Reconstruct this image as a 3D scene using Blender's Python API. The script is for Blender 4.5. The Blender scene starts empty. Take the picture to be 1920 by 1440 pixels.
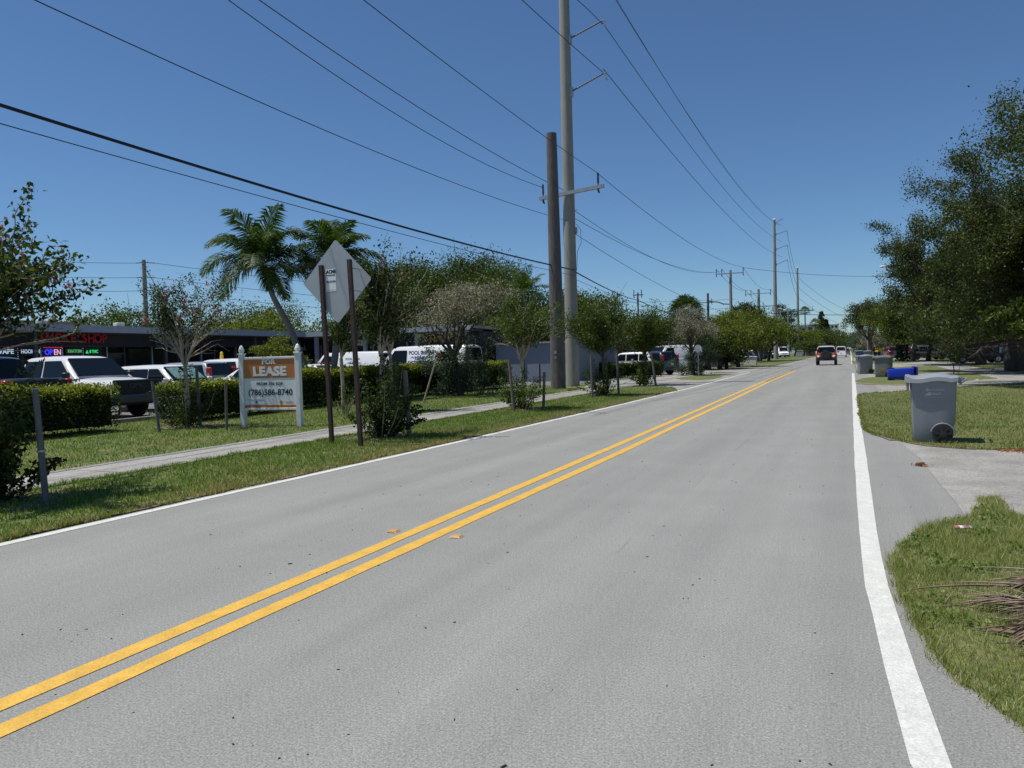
import bpy, math, random
import numpy as np
from mathutils import Vector, Matrix
R = math.radians
S = bpy.context.scene
C = S.collection

# ------------------------------------------------------------------ camera
cam_d = bpy.data.cameras.new('camera')
cam = bpy.data.objects.new('camera', cam_d)
C.objects.link(cam)
cam_d.sensor_fit = 'HORIZONTAL'
cam_d.sensor_width = 36.0
cam_d.lens = 36.0 * 1400 / 1920
cam_d.clip_start = 0.05
cam_d.clip_end = 6000
YAW, PITCH, ROLL = R(24.4352), R(2.0237), 0.026
_f = Vector((-math.sin(YAW) * math.cos(PITCH), math.cos(YAW) * math.cos(PITCH), -math.sin(PITCH)))
_r0 = Vector((math.cos(YAW), math.sin(YAW), 0))
_u0 = _r0.cross(_f)
_r = _r0 * math.cos(ROLL) + _u0 * (-math.sin(ROLL))
_u = _u0 * math.cos(ROLL) + _r0 * math.sin(ROLL)
cam.matrix_world = Matrix(((_r.x, _u.x, -_f.x, 0), (_r.y, _u.y, -_f.y, 0), (_r.z, _u.z, -_f.z, 1.55), (0, 0, 0, 1)))
S.camera = cam

# ------------------------------------------------------------------ light
SUNV = Vector((-0.355, -0.155, 1.0)).normalized()      # towards the sun
w = bpy.data.worlds.new('World'); S.world = w; w.use_nodes = True
nt = w.node_tree; nt.nodes.clear()
sky = nt.nodes.new('ShaderNodeTexSky'); sky.sky_type = 'NISHITA'; sky.sun_disc = False
sky.sun_elevation = math.asin(SUNV.z)
sky.sun_rotation = math.atan2(SUNV.x, SUNV.y)
sky.altitude = 0; sky.air_density = 0.9; sky.dust_density = 0.0; sky.ozone_density = 6.0
bg = nt.nodes.new('ShaderNodeBackground'); bg.inputs[1].default_value = 0.088
out = nt.nodes.new('ShaderNodeOutputWorld')
tint = nt.nodes.new('ShaderNodeMix'); tint.data_type = 'RGBA'; tint.blend_type = 'MULTIPLY'; tint.inputs[0].default_value = 1.0
tint.inputs[7].default_value = (0.82, 0.965, 1.05, 1); nt.links.new(sky.outputs[0], tint.inputs[6]); nt.links.new(tint.outputs[2], bg.inputs[0]); nt.links.new(bg.outputs[0], out.inputs[0])
sl = bpy.data.lights.new('sun', 'SUN'); sl.energy = 4.6; sl.angle = R(0.53); sl.color = (1.0, 0.97, 0.90)
so = bpy.data.objects.new('sun', sl); C.objects.link(so)
so.rotation_euler = (-SUNV).to_track_quat('-Z', 'Y').to_euler(); so.location = (0, 0, 40)
S.view_settings.view_transform = 'Standard'; S.view_settings.look = 'None'
S.view_settings.exposure = 0.0; S.view_settings.gamma = 1.0
S.cycles.max_bounces = 5; S.cycles.transparent_max_bounces = 8

# ------------------------------------------------------------------ materials
def mat(name, col, rough=0.6, var=0.0, scale=8.0, col2=None, bump=0.0, metal=0.0, coat=0.0, speck=0.0, stretch=None, attr=False, transl=0.0, spec=0.5, emit=None, estr=1.0, obj=True):
    m = bpy.data.materials.new(name); m.use_nodes = True
    n = m.node_tree; L = n.links; b = n.nodes['Principled BSDF']
    b.inputs['Base Color'].default_value = (*col, 1); b.inputs['Roughness'].default_value = rough
    b.inputs['Metallic'].default_value = metal; b.inputs['Coat Weight'].default_value = coat
    b.inputs['Specular IOR Level'].default_value = spec
    if emit:
        b.inputs['Emission Color'].default_value = (*emit, 1); b.inputs['Emission Strength'].default_value = estr
    src = None
    if var or col2 or bump or speck:
        tc = n.nodes.new('ShaderNodeTexCoord'); mp = n.nodes.new('ShaderNodeMapping')
        L.new(tc.outputs['Object'], mp.inputs[0])
        if stretch: mp.inputs['Scale'].default_value = stretch
        nz = n.nodes.new('ShaderNodeTexNoise'); nz.inputs['Scale'].default_value = scale; nz.inputs['Detail'].default_value = 6
        nz.inputs['Roughness'].default_value = 0.65
        L.new(mp.outputs[0], nz.inputs['Vector'])
        rp = n.nodes.new('ShaderNodeValToRGB')
        rp.color_ramp.elements[0].position = 0.32; rp.color_ramp.elements[1].position = 0.68
        c2 = col2 or tuple(min(1, c * (1 + var)) for c in col)
        c1 = col if col2 else tuple(c * (1 - var) for c in col)
        rp.color_ramp.elements[0].color = (*c1, 1); rp.color_ramp.elements[1].color = (*c2, 1)
        L.new(nz.outputs[0], rp.inputs[0]); src = rp.outputs[0]
        if speck:
            n2 = n.nodes.new('ShaderNodeTexNoise'); n2.inputs['Scale'].default_value = scale * 14; n2.inputs['Detail'].default_value = 4
            L.new(tc.outputs['Object'], n2.inputs['Vector'])
            mr = n.nodes.new('ShaderNodeMapRange'); mr.inputs[1].default_value = 0.3; mr.inputs[2].default_value = 0.7
            mr.inputs[3].default_value = 1 - speck; mr.inputs[4].default_value = 1 + speck
            L.new(n2.outputs[0], mr.inputs[0])
            mx = n.nodes.new('ShaderNodeMix'); mx.data_type = 'RGBA'; mx.blend_type = 'MULTIPLY'; mx.inputs[0].default_value = 1
            L.new(src, mx.inputs[6]); L.new(mr.outputs[0], mx.inputs[7]); src = mx.outputs[2]
        if bump:
            bp = n.nodes.new('ShaderNodeBump'); bp.inputs['Strength'].default_value = bump; bp.inputs['Distance'].default_value = 0.02
            L.new((n2 if speck else nz).outputs[0], bp.inputs['Height']); L.new(bp.outputs[0], b.inputs['Normal'])
    if attr:
        at = n.nodes.new('ShaderNodeAttribute'); at.attribute_name = 'tint'
        mx = n.nodes.new('ShaderNodeMix'); mx.data_type = 'RGBA'; mx.blend_type = 'MULTIPLY'; mx.inputs[0].default_value = 1
        if src: L.new(src, mx.inputs[6])
        else: mx.inputs[6].default_value = (*col, 1)
        L.new(at.outputs['Color'], mx.inputs[7]); src = mx.outputs[2]
    if src: L.new(src, b.inputs['Base Color'])
    if transl:
        tr = n.nodes.new('ShaderNodeBsdfTranslucent'); ms = n.nodes.new('ShaderNodeMixShader'); ms.inputs[0].default_value = transl
        if src:
            hs = n.nodes.new('ShaderNodeMix'); hs.data_type = 'RGBA'; hs.blend_type = 'MULTIPLY'; hs.inputs[0].default_value = 1
            L.new(src, hs.inputs[6]); hs.inputs[7].default_value = (1.6, 1.8, 0.7, 1); L.new(hs.outputs[2], tr.inputs[0])
        else: tr.inputs[0].default_value = (*col, 1)
        L.new(b.outputs[0], ms.inputs[1]); L.new(tr.outputs[0], ms.inputs[2]); L.new(ms.outputs[0], n.nodes['Material Output'].inputs[0])
    return m

def asphalt(name, base, tone, patch=0.12):
    m = bpy.data.materials.new(name); m.use_nodes = True
    n = m.node_tree; L = n.links; b = n.nodes['Principled BSDF']; b.inputs['Roughness'].default_value = 0.85; b.inputs['Specular IOR Level'].default_value = 0.3
    tc = n.nodes.new('ShaderNodeTexCoord')
    def noise(sc, det, ro, st=None):
        z = n.nodes.new('ShaderNodeTexNoise'); z.inputs['Scale'].default_value = sc; z.inputs['Detail'].default_value = det; z.inputs['Roughness'].default_value = ro
        if st:
            mp = n.nodes.new('ShaderNodeMapping'); mp.inputs['Scale'].default_value = st; L.new(tc.outputs['Object'], mp.inputs[0]); L.new(mp.outputs[0], z.inputs['Vector'])
        else: L.new(tc.outputs['Object'], z.inputs['Vector'])
        return z.outputs[0]
    def rng(s, a, bb, lo, hi):
        r = n.nodes.new('ShaderNodeMapRange'); L.new(s, r.inputs[0])
        for i, v in enumerate((a, bb, lo, hi)): r.inputs[i + 1].default_value = v
        return r.outputs[0]
    def mul(x, y):
        q = n.nodes.new('ShaderNodeMath'); q.operation = 'MULTIPLY'; L.new(x, q.inputs[0]); L.new(y, q.inputs[1]); return q.outputs[0]
    fine = noise(95, 3, 0.8); mid = noise(48, 5, 0.8)
    v = rng(fine, 0.32, 0.68, 0.55, 1.45)
    v = mul(v, rng(mid, 0.3, 0.7, 0.80, 1.2))
    v = mul(v, rng(noise(1.1, 6, 0.6), 0.3, 0.7, 1 - patch, 1 + patch))
    v = mul(v, rng(noise(1.0, 4, 0.6, (1.3, 0.05, 1)), 0.3, 0.7, 0.88, 1.10))      # wheel track streaks
    v = mul(v, rng(noise(9, 2, 0.5), 0.73, 0.80, 1.0, 0.72))                        # small dark stains
    v = mul(v, rng(noise(16, 8, 0.8), 0.36, 0.5, 1 - patch * 1.4, 1.0))
    vo = n.nodes.new('ShaderNodeTexVoronoi'); vo.inputs['Scale'].default_value = 60; L.new(tc.outputs['Object'], vo.inputs['Vector'])
    v = mul(v, rng(vo.outputs['Distance'], 0.0, 0.22, 1.45, 1.0))
    cm = n.nodes.new('ShaderNodeMix'); cm.data_type = 'RGBA'; cm.blend_type = 'MULTIPLY'; cm.inputs[0].default_value = 1
    cm.inputs[6].default_value = (base * tone[0], base * tone[1], base * tone[2], 1); L.new(v, cm.inputs[7]); L.new(cm.outputs[2], b.inputs['Base Color'])
    bp = n.nodes.new('ShaderNodeBump'); bp.inputs['Strength'].default_value = 0.12; bp.inputs['Distance'].default_value = 0.003
    L.new(fine, bp.inputs['Height']); L.new(bp.outputs[0], b.inputs['Normal'])
    return m

M = {}
M['asphalt'] = asphalt('asphalt', 0.252, (1.01, 1.0, 0.935), 0.05)
M['lot'] = asphalt('lot_asphalt', 0.16, (1, 1, 1), 0.2)
M['concrete'] = asphalt('concrete', 0.30, (1.04, 0.985, 0.89), 0.26)
M['walk'] = asphalt('sidewalk_concrete', 0.31, (1.03, 0.98, 0.88), 0.22)
M['white_paint'] = mat('white_road_paint', (0.60, 0.60, 0.55), 0.7, 0.10, 7, speck=0.18, bump=0.2)
M['yellow_paint'] = mat('yellow_road_paint', (0.64, 0.375, 0.055), 0.7, 0.12, 6, speck=0.18, bump=0.2)
M['turf'] = mat('turf', (0.072, 0.115, 0.022), 0.95, scale=1.3, col2=(0.16, 0.155, 0.055), speck=0.5, bump=0.6)
M['far_ground'] = mat('far_ground', (0.06, 0.085, 0.02), 0.95, scale=0.2, col2=(0.12, 0.12, 0.05), speck=0.3)
M['soil'] = mat('soil', (0.15, 0.11, 0.075), 0.95, scale=6, col2=(0.30, 0.25, 0.17), speck=0.4, bump=0.6)
M['blade'] = mat('grass_blade', (1, 1, 1), 0.6, attr=True, transl=0.3, spec=0.25)
M['leaf'] = mat('leaf', (1, 1, 1), 0.5, attr=True, transl=0.30, spec=0.28)
M['bark'] = mat('bark', (0.085, 0.068, 0.055), 0.9, 0.35, 14, bump=0.6)
M['pale_bark'] = mat('pale_bark', (0.40, 0.32, 0.25), 0.8, 0.3, 9, bump=0.3)
M['palm_bark'] = mat('palm_bark', (0.20, 0.175, 0.15), 0.9, 0.25, 3, stretch=(1, 1, 9), bump=0.7)
M['wood_pole'] = mat('weathered_wood', (0.130, 0.116, 0.108), 0.9, 0.55, 9, stretch=(5, 5, 0.22), bump=0.9)
M['post_wood'] = mat('stake_wood', (0.16, 0.135, 0.115), 0.9, 0.35, 14, stretch=(3, 3, 0.3), bump=0.5)
M['grey_post'] = mat('grey_post', (0.13, 0.125, 0.13), 0.8, 0.25, 14, stretch=(3, 3, 0.4), bump=0.3)
M['rust_post'] = mat('brown_steel_post', (0.050, 0.028, 0.022), 0.75, 0.35, 12, bump=0.2)
M['conc_pole'] = mat('spun_concrete', (0.30, 0.285, 0.25), 0.8, 0.12, 3, stretch=(1, 1, 0.25), speck=0.08, bump=0.15)
M['galv'] = mat('galvanised', (0.42, 0.43, 0.45), 0.45, 0.12, 9, metal=0.6)
M['dark_metal'] = mat('dark_metal', (0.06, 0.06, 0.065), 0.5, 0.2, 9)
M['insul'] = mat('insulator_polymer', (0.13, 0.10, 0.11), 0.5)
M['insul_dark'] = mat('insulator_dark', (0.03, 0.03, 0.04), 0.4)
M['wire'] = mat('wire', (0.035, 0.035, 0.045), 0.6)
M['cable'] = mat('cable', (0.012, 0.012, 0.018), 0.5)
M['sign_back'] = mat('sign_aluminium', (0.42, 0.43, 0.44), 0.5, 0.06, 2, metal=0.35)
M['white'] = mat('white_plastic', (0.74, 0.74, 0.73), 0.45, 0.05, 5)
M['white_flat'] = mat('white_vinyl', (0.78, 0.78, 0.77), 0.5)
M['orange'] = mat('orange_vinyl', (0.50, 0.175, 0.045), 0.5, 0.05, 4)
M['black'] = mat('black_print', (0.015, 0.015, 0.02), 0.6)
M['grey_print'] = mat('grey_print', (0.42, 0.43, 0.46), 0.6)
M['navy_print'] = mat('navy_print', (0.03, 0.07, 0.30), 0.5)
M['red_print'] = mat('red_print', (0.55, 0.03, 0.03), 0.5)
M['bin_grey'] = mat('bin_grey', (0.20, 0.215, 0.235), 0.48, 0.07, 4, bump=0.05)
M['bin_lid'] = mat('bin_lid', (0.27, 0.285, 0.305), 0.42, 0.07, 4)
M['bin_dark'] = mat('bin_grey_dark', (0.15, 0.16, 0.16), 0.5, 0.15, 5)
M['bin_blue'] = mat('bin_blue', (0.006, 0.035, 0.42), 0.4, 0.08, 5)
M['bin_violet'] = mat('bin_violet', (0.12, 0.11, 0.30), 0.45, 0.08, 5)
M['rubber'] = mat('rubber', (0.018, 0.018, 0.018), 0.85, 0.2, 20)
M['glass'] = mat('vehicle_glass', (0.006, 0.009, 0.011), 0.05, spec=0.32)
M['store_glass'] = mat('store_glass', (0.012, 0.014, 0.018), 0.08, spec=0.4)
M['chrome'] = mat('chrome', (0.62, 0.63, 0.65), 0.16, metal=1.0)
M['rim'] = mat('alloy', (0.35, 0.35, 0.36), 0.35, metal=0.8)
M['trim'] = mat('black_trim', (0.02, 0.02, 0.022), 0.55)
M['tail'] = mat('tail_lens', (0.40, 0.012, 0.012), 0.25)
M['headl'] = mat('head_lens', (0.55, 0.57, 0.58), 0.12, spec=0.7)
M['mirror_shade'] = mat('sunshade_foil', (0.30, 0.50, 0.47), 0.25, 0.4, 9, metal=0.5, bump=0.6)
for k, c, me in (('p_white', (0.80, 0.80, 0.79), 0), ('p_black', (0.012, 0.013, 0.016), 0), ('p_silver', (0.40, 0.42, 0.44), 0.4), ('p_blue', (0.03, 0.06, 0.11), 0.3),
                 ('p_orange', (0.62, 0.085, 0.02), 0), ('p_red', (0.14, 0.012, 0.016), 0), ('p_teal', (0.012, 0.03, 0.045), 0.2), ('p_grey', (0.12, 0.125, 0.13), 0.3)):
    M[k] = mat('paint_' + k[2:], c, 0.32, metal=me, coat=0.6)
M['fascia'] = mat('fascia_paint', (0.33, 0.36, 0.41), 0.6, 0.06, 1)
M['dark_wall'] = mat('dark_wall_paint', (0.018, 0.020, 0.030), 0.7, 0.15, 1)
M['soffit'] = mat('soffit', (0.10, 0.10, 0.11), 0.8)
M['blue_wall'] = mat('blue_grey_wall', (0.19, 0.22, 0.27), 0.8, 0.06, 0.8, bump=0.1)
M['grey_wall'] = mat('grey_wall', (0.34, 0.34, 0.36), 0.8, 0.06, 0.8)
M['pale_wall'] = mat('pale_wall', (0.66, 0.65, 0.62), 0.8, 0.05, 0.4)
M['roof_gravel'] = mat('roof_gravel', (0.30, 0.29, 0.28), 0.9, 0.2, 4)
M['shingle'] = mat('shingle', (0.14, 0.13, 0.13), 0.9, 0.2, 6)
M['red_letter'] = mat('red_channel_letter', (0.42, 0.008, 0.02), 0.35)
M['blue_frame'] = mat('blue_sign_frame', (0.05, 0.16, 0.30), 0.5)
M['teal_letter'] = mat('pale_sign_letter', (0.38, 0.42, 0.45), 0.5)
M['gold_letter'] = mat('gold_letter', (0.50, 0.33, 0.03), 0.5)
for k, c, s_ in (('neon_blue', (0.03, 0.03, 1.0), 1.6), ('neon_red', (1.0, 0.03, 0.12), 1.1), ('neon_white', (0.55, 0.75, 1.0), 0.7), ('neon_green', (0.03, 0.85, 0.20), 0.8),
                 ('neon_pink', (0.9, 0.45, 0.75), 0.8), ('neon_leaf', (0.10, 0.45, 0.16), 0.7)):
    M[k] = mat(k, (0.02, 0.02, 0.02), 0.5, emit=c, estr=s_)
M['marker'] = mat('amber_marker', (0.55, 0.33, 0.11), 0.35)
M['marker_lens'] = mat('amber_lens', (0.50, 0.20, 0.06), 0.2)
M['dead'] = mat('dead_frond', (0.17, 0.11, 0.07), 0.8, 0.5, 7)
M['dead_grey'] = mat('dead_frond_grey', (0.27, 0.21, 0.155), 0.8, 0.35, 7)
M['tar'] = mat('tar', (0.17, 0.17, 0.16), 0.8)
M['yellow_pl'] = mat('yellow_plastic', (0.75, 0.50, 0.04), 0.5)
M['stain'] = mat('orange_stain', (0.40, 0.14, 0.05), 0.8, 0.3, 4)
M['petal'] = mat('petal', (0.42, 0.10, 0.17), 0.6, 0.4, 9, transl=0.25)

# ------------------------------------------------------------------ helpers
def link(o, parent=None):
    C.objects.link(o)
    if parent is not None: o.parent = parent
    return o

def tag(o, label=None, cat=None, group=None, kind=None):
    if label: o['label'] = label
    if cat: o['category'] = cat
    if group: o['group'] = group
    if kind: o['kind'] = kind
    return o

def thing(name, label, cat, loc=(0, 0, 0), rz=0.0, group=None):
    o = bpy.data.objects.new(name, None); o.empty_display_size = 0.2
    o.location = (loc[0], loc[1], loc[2] if len(loc) > 2 else 0); o.rotation_euler = (0, 0, rz)
    C.objects.link(o); return tag(o, label, cat, group)

class MB:
    def __init__(s): s.v = []; s.f = []; s.m = []; s.mi = 0
    def add(s, vs, fs):
        k = len(s.v); s.v += [tuple(p) for p in vs]; s.f += [tuple(i + k for i in f) for f in fs]; s.m += [s.mi] * len(fs); return s
    def box(s, c, d, rz=0.0, taper=1.0, bev=0.0):
        x, y, z = (d[0] / 2, d[1] / 2, d[2] / 2); cs, sn = math.cos(rz), math.sin(rz)
        if bev:
            b = min(bev, x * .9, y * .9, z * .9); ring = []
            for (zz, e) in ((-z, b), (-z + b, 0), (z - b, 0), (z, b)):
                r = []
                for sx, sy, k in ((1, 1, 0), (-1, 1, 1), (-1, -1, 0), (1, -1, 1)):
                    p1 = (sx * (x - e), sy * (y - b - e * .4)); p2 = (sx * (x - b - e * .4), sy * (y - e))
                    r += [p1, p2] if k == 0 else [p2, p1]
                ring.append([(px, py, zz) for px, py in r])
            vs = [p for r in ring for p in r]
            fs = [tuple(range(7, -1, -1)), tuple(range(24, 32))]
            for a in range(3):
                for i in range(8): fs.append((a * 8 + i, a * 8 + (i + 1) % 8, a * 8 + 8 + (i + 1) % 8, a * 8 + 8 + i))
        else:
            vs = [(sx * x * (taper if sz > 0 else 1), sy * y * (taper if sz > 0 else 1), sz * z) for sz in (-1, 1) for sx, sy in ((-1, -1), (1, -1), (1, 1), (-1, 1))]
            fs = [(3, 2, 1, 0), (4, 5, 6, 7), (0, 1, 5, 4), (1, 2, 6, 5), (2, 3, 7, 6), (3, 0, 4, 7)]
        return s.add([(c[0] + p[0] * cs - p[1] * sn, c[1] + p[0] * sn + p[1] * cs, c[2] + p[2]) for p in vs], fs)
    def tube(s, pts, r, n=8, cap=True):
        pts = [Vector(p) for p in pts]; rr = r if isinstance(r, (list, tuple)) else [r] * len(pts)
        vs = []; fs = []; pu = None
        for i, p in enumerate(pts):
            d = (pts[min(i + 1, len(pts) - 1)] - pts[max(i - 1, 0)])
            d = d.normalized() if d.length > 1e-9 else Vector((0, 0, 1))
            if pu is None: pu = d.orthogonal().normalized()
            u = (pu - d * pu.dot(d)); u = u.normalized() if u.length > 1e-6 else d.orthogonal().normalized(); pu = u; q = d.cross(u)
            for k in range(n):
                a = 2 * math.pi * k / n; vs.append(p + (u * math.cos(a) + q * math.sin(a)) * rr[i])
        for i in range(len(pts) - 1):
            for k in range(n): fs.append((i * n + k, i * n + (k + 1) % n, (i + 1) * n + (k + 1) % n, (i + 1) * n + k))
        if cap: fs += [tuple(range(n - 1, -1, -1)), tuple(range((len(pts) - 1) * n, len(pts) * n))]
        return s.add(vs, fs)
    def lathe(s, c, prof, n=20, axis='z', a0=0.0):
        vs = []; fs = []
        for r, h in prof:
            for k in range(n):
                a = a0 + 2 * math.pi * k / n; x, y = r * math.cos(a), r * math.sin(a)
                vs.append({'z': (c[0] + x, c[1] + y, c[2] + h), 'y': (c[0] + x, c[1] + h, c[2] + y), 'x': (c[0] + h, c[1] + x, c[2] + y)}[axis])
        for i in range(len(prof) - 1):
            for k in range(n):
                q = (i * n + k, i * n + (k + 1) % n, (i + 1) * n + (k + 1) % n, (i + 1) * n + k); fs.append(q if axis != 'y' else q[::-1])
        e = [tuple(range(n - 1, -1, -1)), tuple(range((len(prof) - 1) * n, len(prof) * n))]
        fs += e if axis != 'y' else [t[::-1] for t in e]
        return s.add(vs, fs)
    def prism(s, poly, z0, z1):
        n = len(poly); a = sum(poly[i][0] * poly[(i + 1) % n][1] - poly[(i + 1) % n][0] * poly[i][1] for i in range(n))
        if a < 0: poly = poly[::-1]
        vs = [(p[0], p[1], z0) for p in poly] + [(p[0], p[1], z1) for p in poly]
        fs = [tuple(range(n - 1, -1, -1)), tuple(range(n, 2 * n))] + [(i, (i + 1) % n, n + (i + 1) % n, n + i) for i in range(n)]
        return s.add(vs, fs)
    def build(s, name, m, parent=None, smooth=None):
        me = bpy.data.meshes.new(name); me.from_pydata(s.v, [], s.f)
        ms = m if isinstance(m, list) else [m]
        for q in ms: me.materials.append(q)
        if len(ms) > 1: me.polygons.foreach_set('material_index', s.m)
        if smooth is not None:
            me.polygons.foreach_set('use_smooth', [True] * len(me.polygons)); me.set_sharp_from_angle(angle=R(smooth))
        me.update()
        return link(bpy.data.objects.new(name, me), parent)

def text(name, string, size, m, parent, loc, rot, depth=0.004, bold=0.0, sx=1.0):
    cu = bpy.data.curves.new(name, 'FONT'); cu.body = string; cu.size = size; cu.extrude = depth; cu.offset = bold
    cu.align_x = 'CENTER'; cu.align_y = 'CENTER'; cu.resolution_u = 3
    t = bpy.data.objects.new(name, cu); C.objects.link(t)
    dg = bpy.context.evaluated_depsgraph_get(); me = bpy.data.meshes.new_from_object(t.evaluated_get(dg))
    bpy.data.objects.remove(t); bpy.data.curves.remove(cu)
    me.materials.clear(); me.materials.append(m)
    o = link(bpy.data.objects.new(name, me), parent); o.location = loc; o.rotation_euler = rot; o.scale = (sx, 1, 1)
    return o

def copy_tree(o, parent=None):
    c = o.copy(); C.objects.link(c)
    if parent is not None: c.parent = parent
    for ch in list(o.children): copy_tree(ch, c)
    return c

def inpoly(P, poly):
    x, y = P[:, 0], P[:, 1]; r = np.zeros(len(P), bool); n = len(poly)
    for i in range(n):
        x1, y1 = poly[i]; x2, y2 = poly[(i + 1) % n]
        if y1 == y2: continue
        c = ((y1 > y) != (y2 > y)) & (x < (x2 - x1) * (y - y1) / (y2 - y1) + x1); r ^= c
    return r

def rough_poly(poly, step, amp, rng, keep=None):
    o = []
    for i in range(len(poly)):
        a = Vector(poly[i]); b = Vector(poly[(i + 1) % len(poly)]); L = (b - a).length
        n = int(min(220, max(1, L / step))) if not (keep and keep(a, b)) else 1
        nn = Vector((-(b - a).y, (b - a).x)) / max(L, 1e-6)
        for k in range(n):
            p = a.lerp(b, k / n); o.append(tuple(p + nn * (rng.uniform(-amp, amp) if 0 < k else 0)))
    return o

def sheet(name, poly, z, m, parent=None, thick=0.0, kind='structure'):
    b = MB()
    if thick: b.prism(poly, z - thick, z)
    else:
        n = len(poly); a = sum(poly[i][0] * poly[(i + 1) % n][1] - poly[(i + 1) % n][0] * poly[i][1] for i in range(n))
        if a < 0: poly = poly[::-1]
        b.add([(p[0], p[1], z) for p in poly], [tuple(range(len(poly)))])
    o = b.build(name, m, parent)
    if parent is None: o['kind'] = kind
    return o

def tri_mesh(name, V, F, tint, m, parent=None):
    """V (n,3), F (k,3|4), tint (n_faces,3)"""
    me = bpy.data.meshes.new(name); nv, nf, k = len(V), len(F), F.shape[1]
    me.vertices.add(nv); me.vertices.foreach_set('co', V.astype(np.float32).ravel())
    me.loops.add(nf * k); me.loops.foreach_set('vertex_index', F.astype(np.int32).ravel())
    me.polygons.add(nf); me.polygons.foreach_set('loop_start', np.arange(0, nf * k, k, dtype=np.int32)); me.polygons.foreach_set('loop_total', np.full(nf, k, dtype=np.int32))
    a = me.attributes.new('tint', 'FLOAT_COLOR', 'FACE')
    a.data.foreach_set('color', np.hstack([tint, np.ones((nf, 1))]).astype(np.float32).ravel())
    me.materials.append(m); me.update(calc_edges=True)
    return link(bpy.data.objects.new(name, me), parent)

def unit(v): return v / np.maximum(np.linalg.norm(v, axis=1, keepdims=True), 1e-9)

def leaves(name, P, size, cols, parent, rng, asp=0.55, up=0.5, m=None, tints=None, curl=0.25):
    """leaf-sized quads at points P; cols = list of (rgb, weight)"""
    n = len(P); d = unit(rng.normal(size=(n, 3)) + np.array([0, 0, 0.1]))
    nn = rng.normal(size=(n, 3)); nn[:, 2] += up * 2; nn = unit(nn)
    s = np.cross(d, nn); s = unit(s); sz = size * rng.uniform(0.6, 1.35, (n, 1))
    q = np.cross(s, d)
    A = P - d * sz * .5; B = P + s * sz * asp * .5 + q * sz * curl * .2; Cc = P + d * sz * .5 - q * sz * curl * .3; D = P - s * sz * asp * .5 + q * sz * curl * .2
    V = np.stack([A, B, Cc, D], 1).reshape(-1, 3); F = np.arange(4 * n).reshape(n, 4)
    if tints is None:
        cs = np.array([c for c, _ in cols]); ws = np.array([w_ for _, w_ in cols], float); ws /= ws.sum()
        tints = cs[rng.choice(len(cs), n, p=ws)] * rng.uniform(0.7, 1.35, (n, 1))
    return tri_mesh(name, V, F, tints, m or M['leaf'], parent)

G_DK = [((0.020, 0.036, 0.008), 3), ((0.032, 0.054, 0.011), 3), ((0.065, 0.085, 0.016), 1)]
G_MID = [((0.036, 0.058, 0.009), 3), ((0.062, 0.090, 0.014), 3), ((0.105, 0.130, 0.022), 1.2)]
G_YEL = [((0.095, 0.120, 0.012), 3), ((0.165, 0.180, 0.018), 2.5), ((0.055, 0.080, 0.012), 2)]
G_LIV = [((0.028, 0.042, 0.010), 3), ((0.050, 0.067, 0.015), 3), ((0.115, 0.13, 0.035), 1.2)]
G_GREY = [((0.19, 0.17, 0.155), 3), ((0.30, 0.275, 0.25), 2), ((0.09, 0.08, 0.065), 2), ((0.07, 0.08, 0.04), .6)]
G_SILV = [((0.06, 0.085, 0.06), 3), ((0.10, 0.13, 0.095), 2), ((0.035, 0.055, 0.035), 2)]

def skeleton(rng, base, n_stems, h, spread, levels=4, r0=0.05, up=0.55, fork=(2, 4), jitter=0.25, first=0.35, flat=1.0, ratio=0.66):
    """limbs as polylines with radii; returns branches, tips"""
    br = []; tips = []
    def grow(p, d, L, r, lev):
        pts = [p]; rr = [r]; n = 4
        for i in range(n):
            d = (d + Vector(rng.normal(size=3)) * jitter * 0.5 + Vector((0, 0, up * 0.12 if lev else 0))).normalized()
            p = p + Vector((d.x, d.y, d.z * flat if lev else d.z)) * (L / n); pts.append(p); rr.append(max(r * (1 - 0.42 * (i + 1) / n), 0.004))
        br.append((pts, rr, lev))
        if lev >= levels - 1: tips.append(pts)
        else:
            if lev >= levels - 2: tips.append(pts[2:])
            k = int(rng.integers(fork[0], fork[1] + 1))
            for j in range(k):
                a = rng.uniform(0, 6.283); t = rng.uniform(0.35, 0.85) * (1 if lev else 1.0)
                o = d.orthogonal().normalized(); o = Matrix.Rotation(a, 3, d) @ o
                nd = (d * (1 - t * 0.5) + o * t * spread).normalized()
                q = pts[-1] if j < 2 else pts[int(rng.integers(2, 5))]
                grow(q, nd, L * rng.uniform(ratio - .1, ratio + .12), rr[-1] * 0.78, lev + 1)
    for i in range(n_stems):
        a = 6.283 * i / n_stems + rng.uniform(-.4, .4)
        t = 0.0 if n_stems == 1 else rng.uniform(0.12, 0.3)
        d = Vector((math.cos(a) * t, math.sin(a) * t, 1)).normalized()
        o = Vector((math.cos(a), math.sin(a), 0)) * (0.0 if n_stems == 1 else r0 * 1.8)
        grow(Vector(base) + o, d, h * first, r0, 0)
    return br, tips

def branch_mesh(br, name, m, parent, minr=0.0, sides=(8, 6, 5, 4, 3, 3)):
    b = MB()
    for pts, rr, lev in br:
        if rr[0] < minr: continue
        b.tube(pts, rr, sides[min(lev, 5)], cap=False)
    return b.build(name, m, parent, smooth=60)

def tip_points(tips, rng, per, sig, sig_z=None):
    out_ = []
    for pts in tips:
        a = np.array([tuple(p) for p in pts]); n = per
        i = rng.integers(0, len(a) - 1, n); t = rng.uniform(0, 1, (n, 1))
        out_.append(a[i] * (1 - t) + a[i + 1] * t + rng.normal(size=(n, 3)) * np.array([sig, sig, sig_z or sig]))
    return np.vstack(out_)

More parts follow.
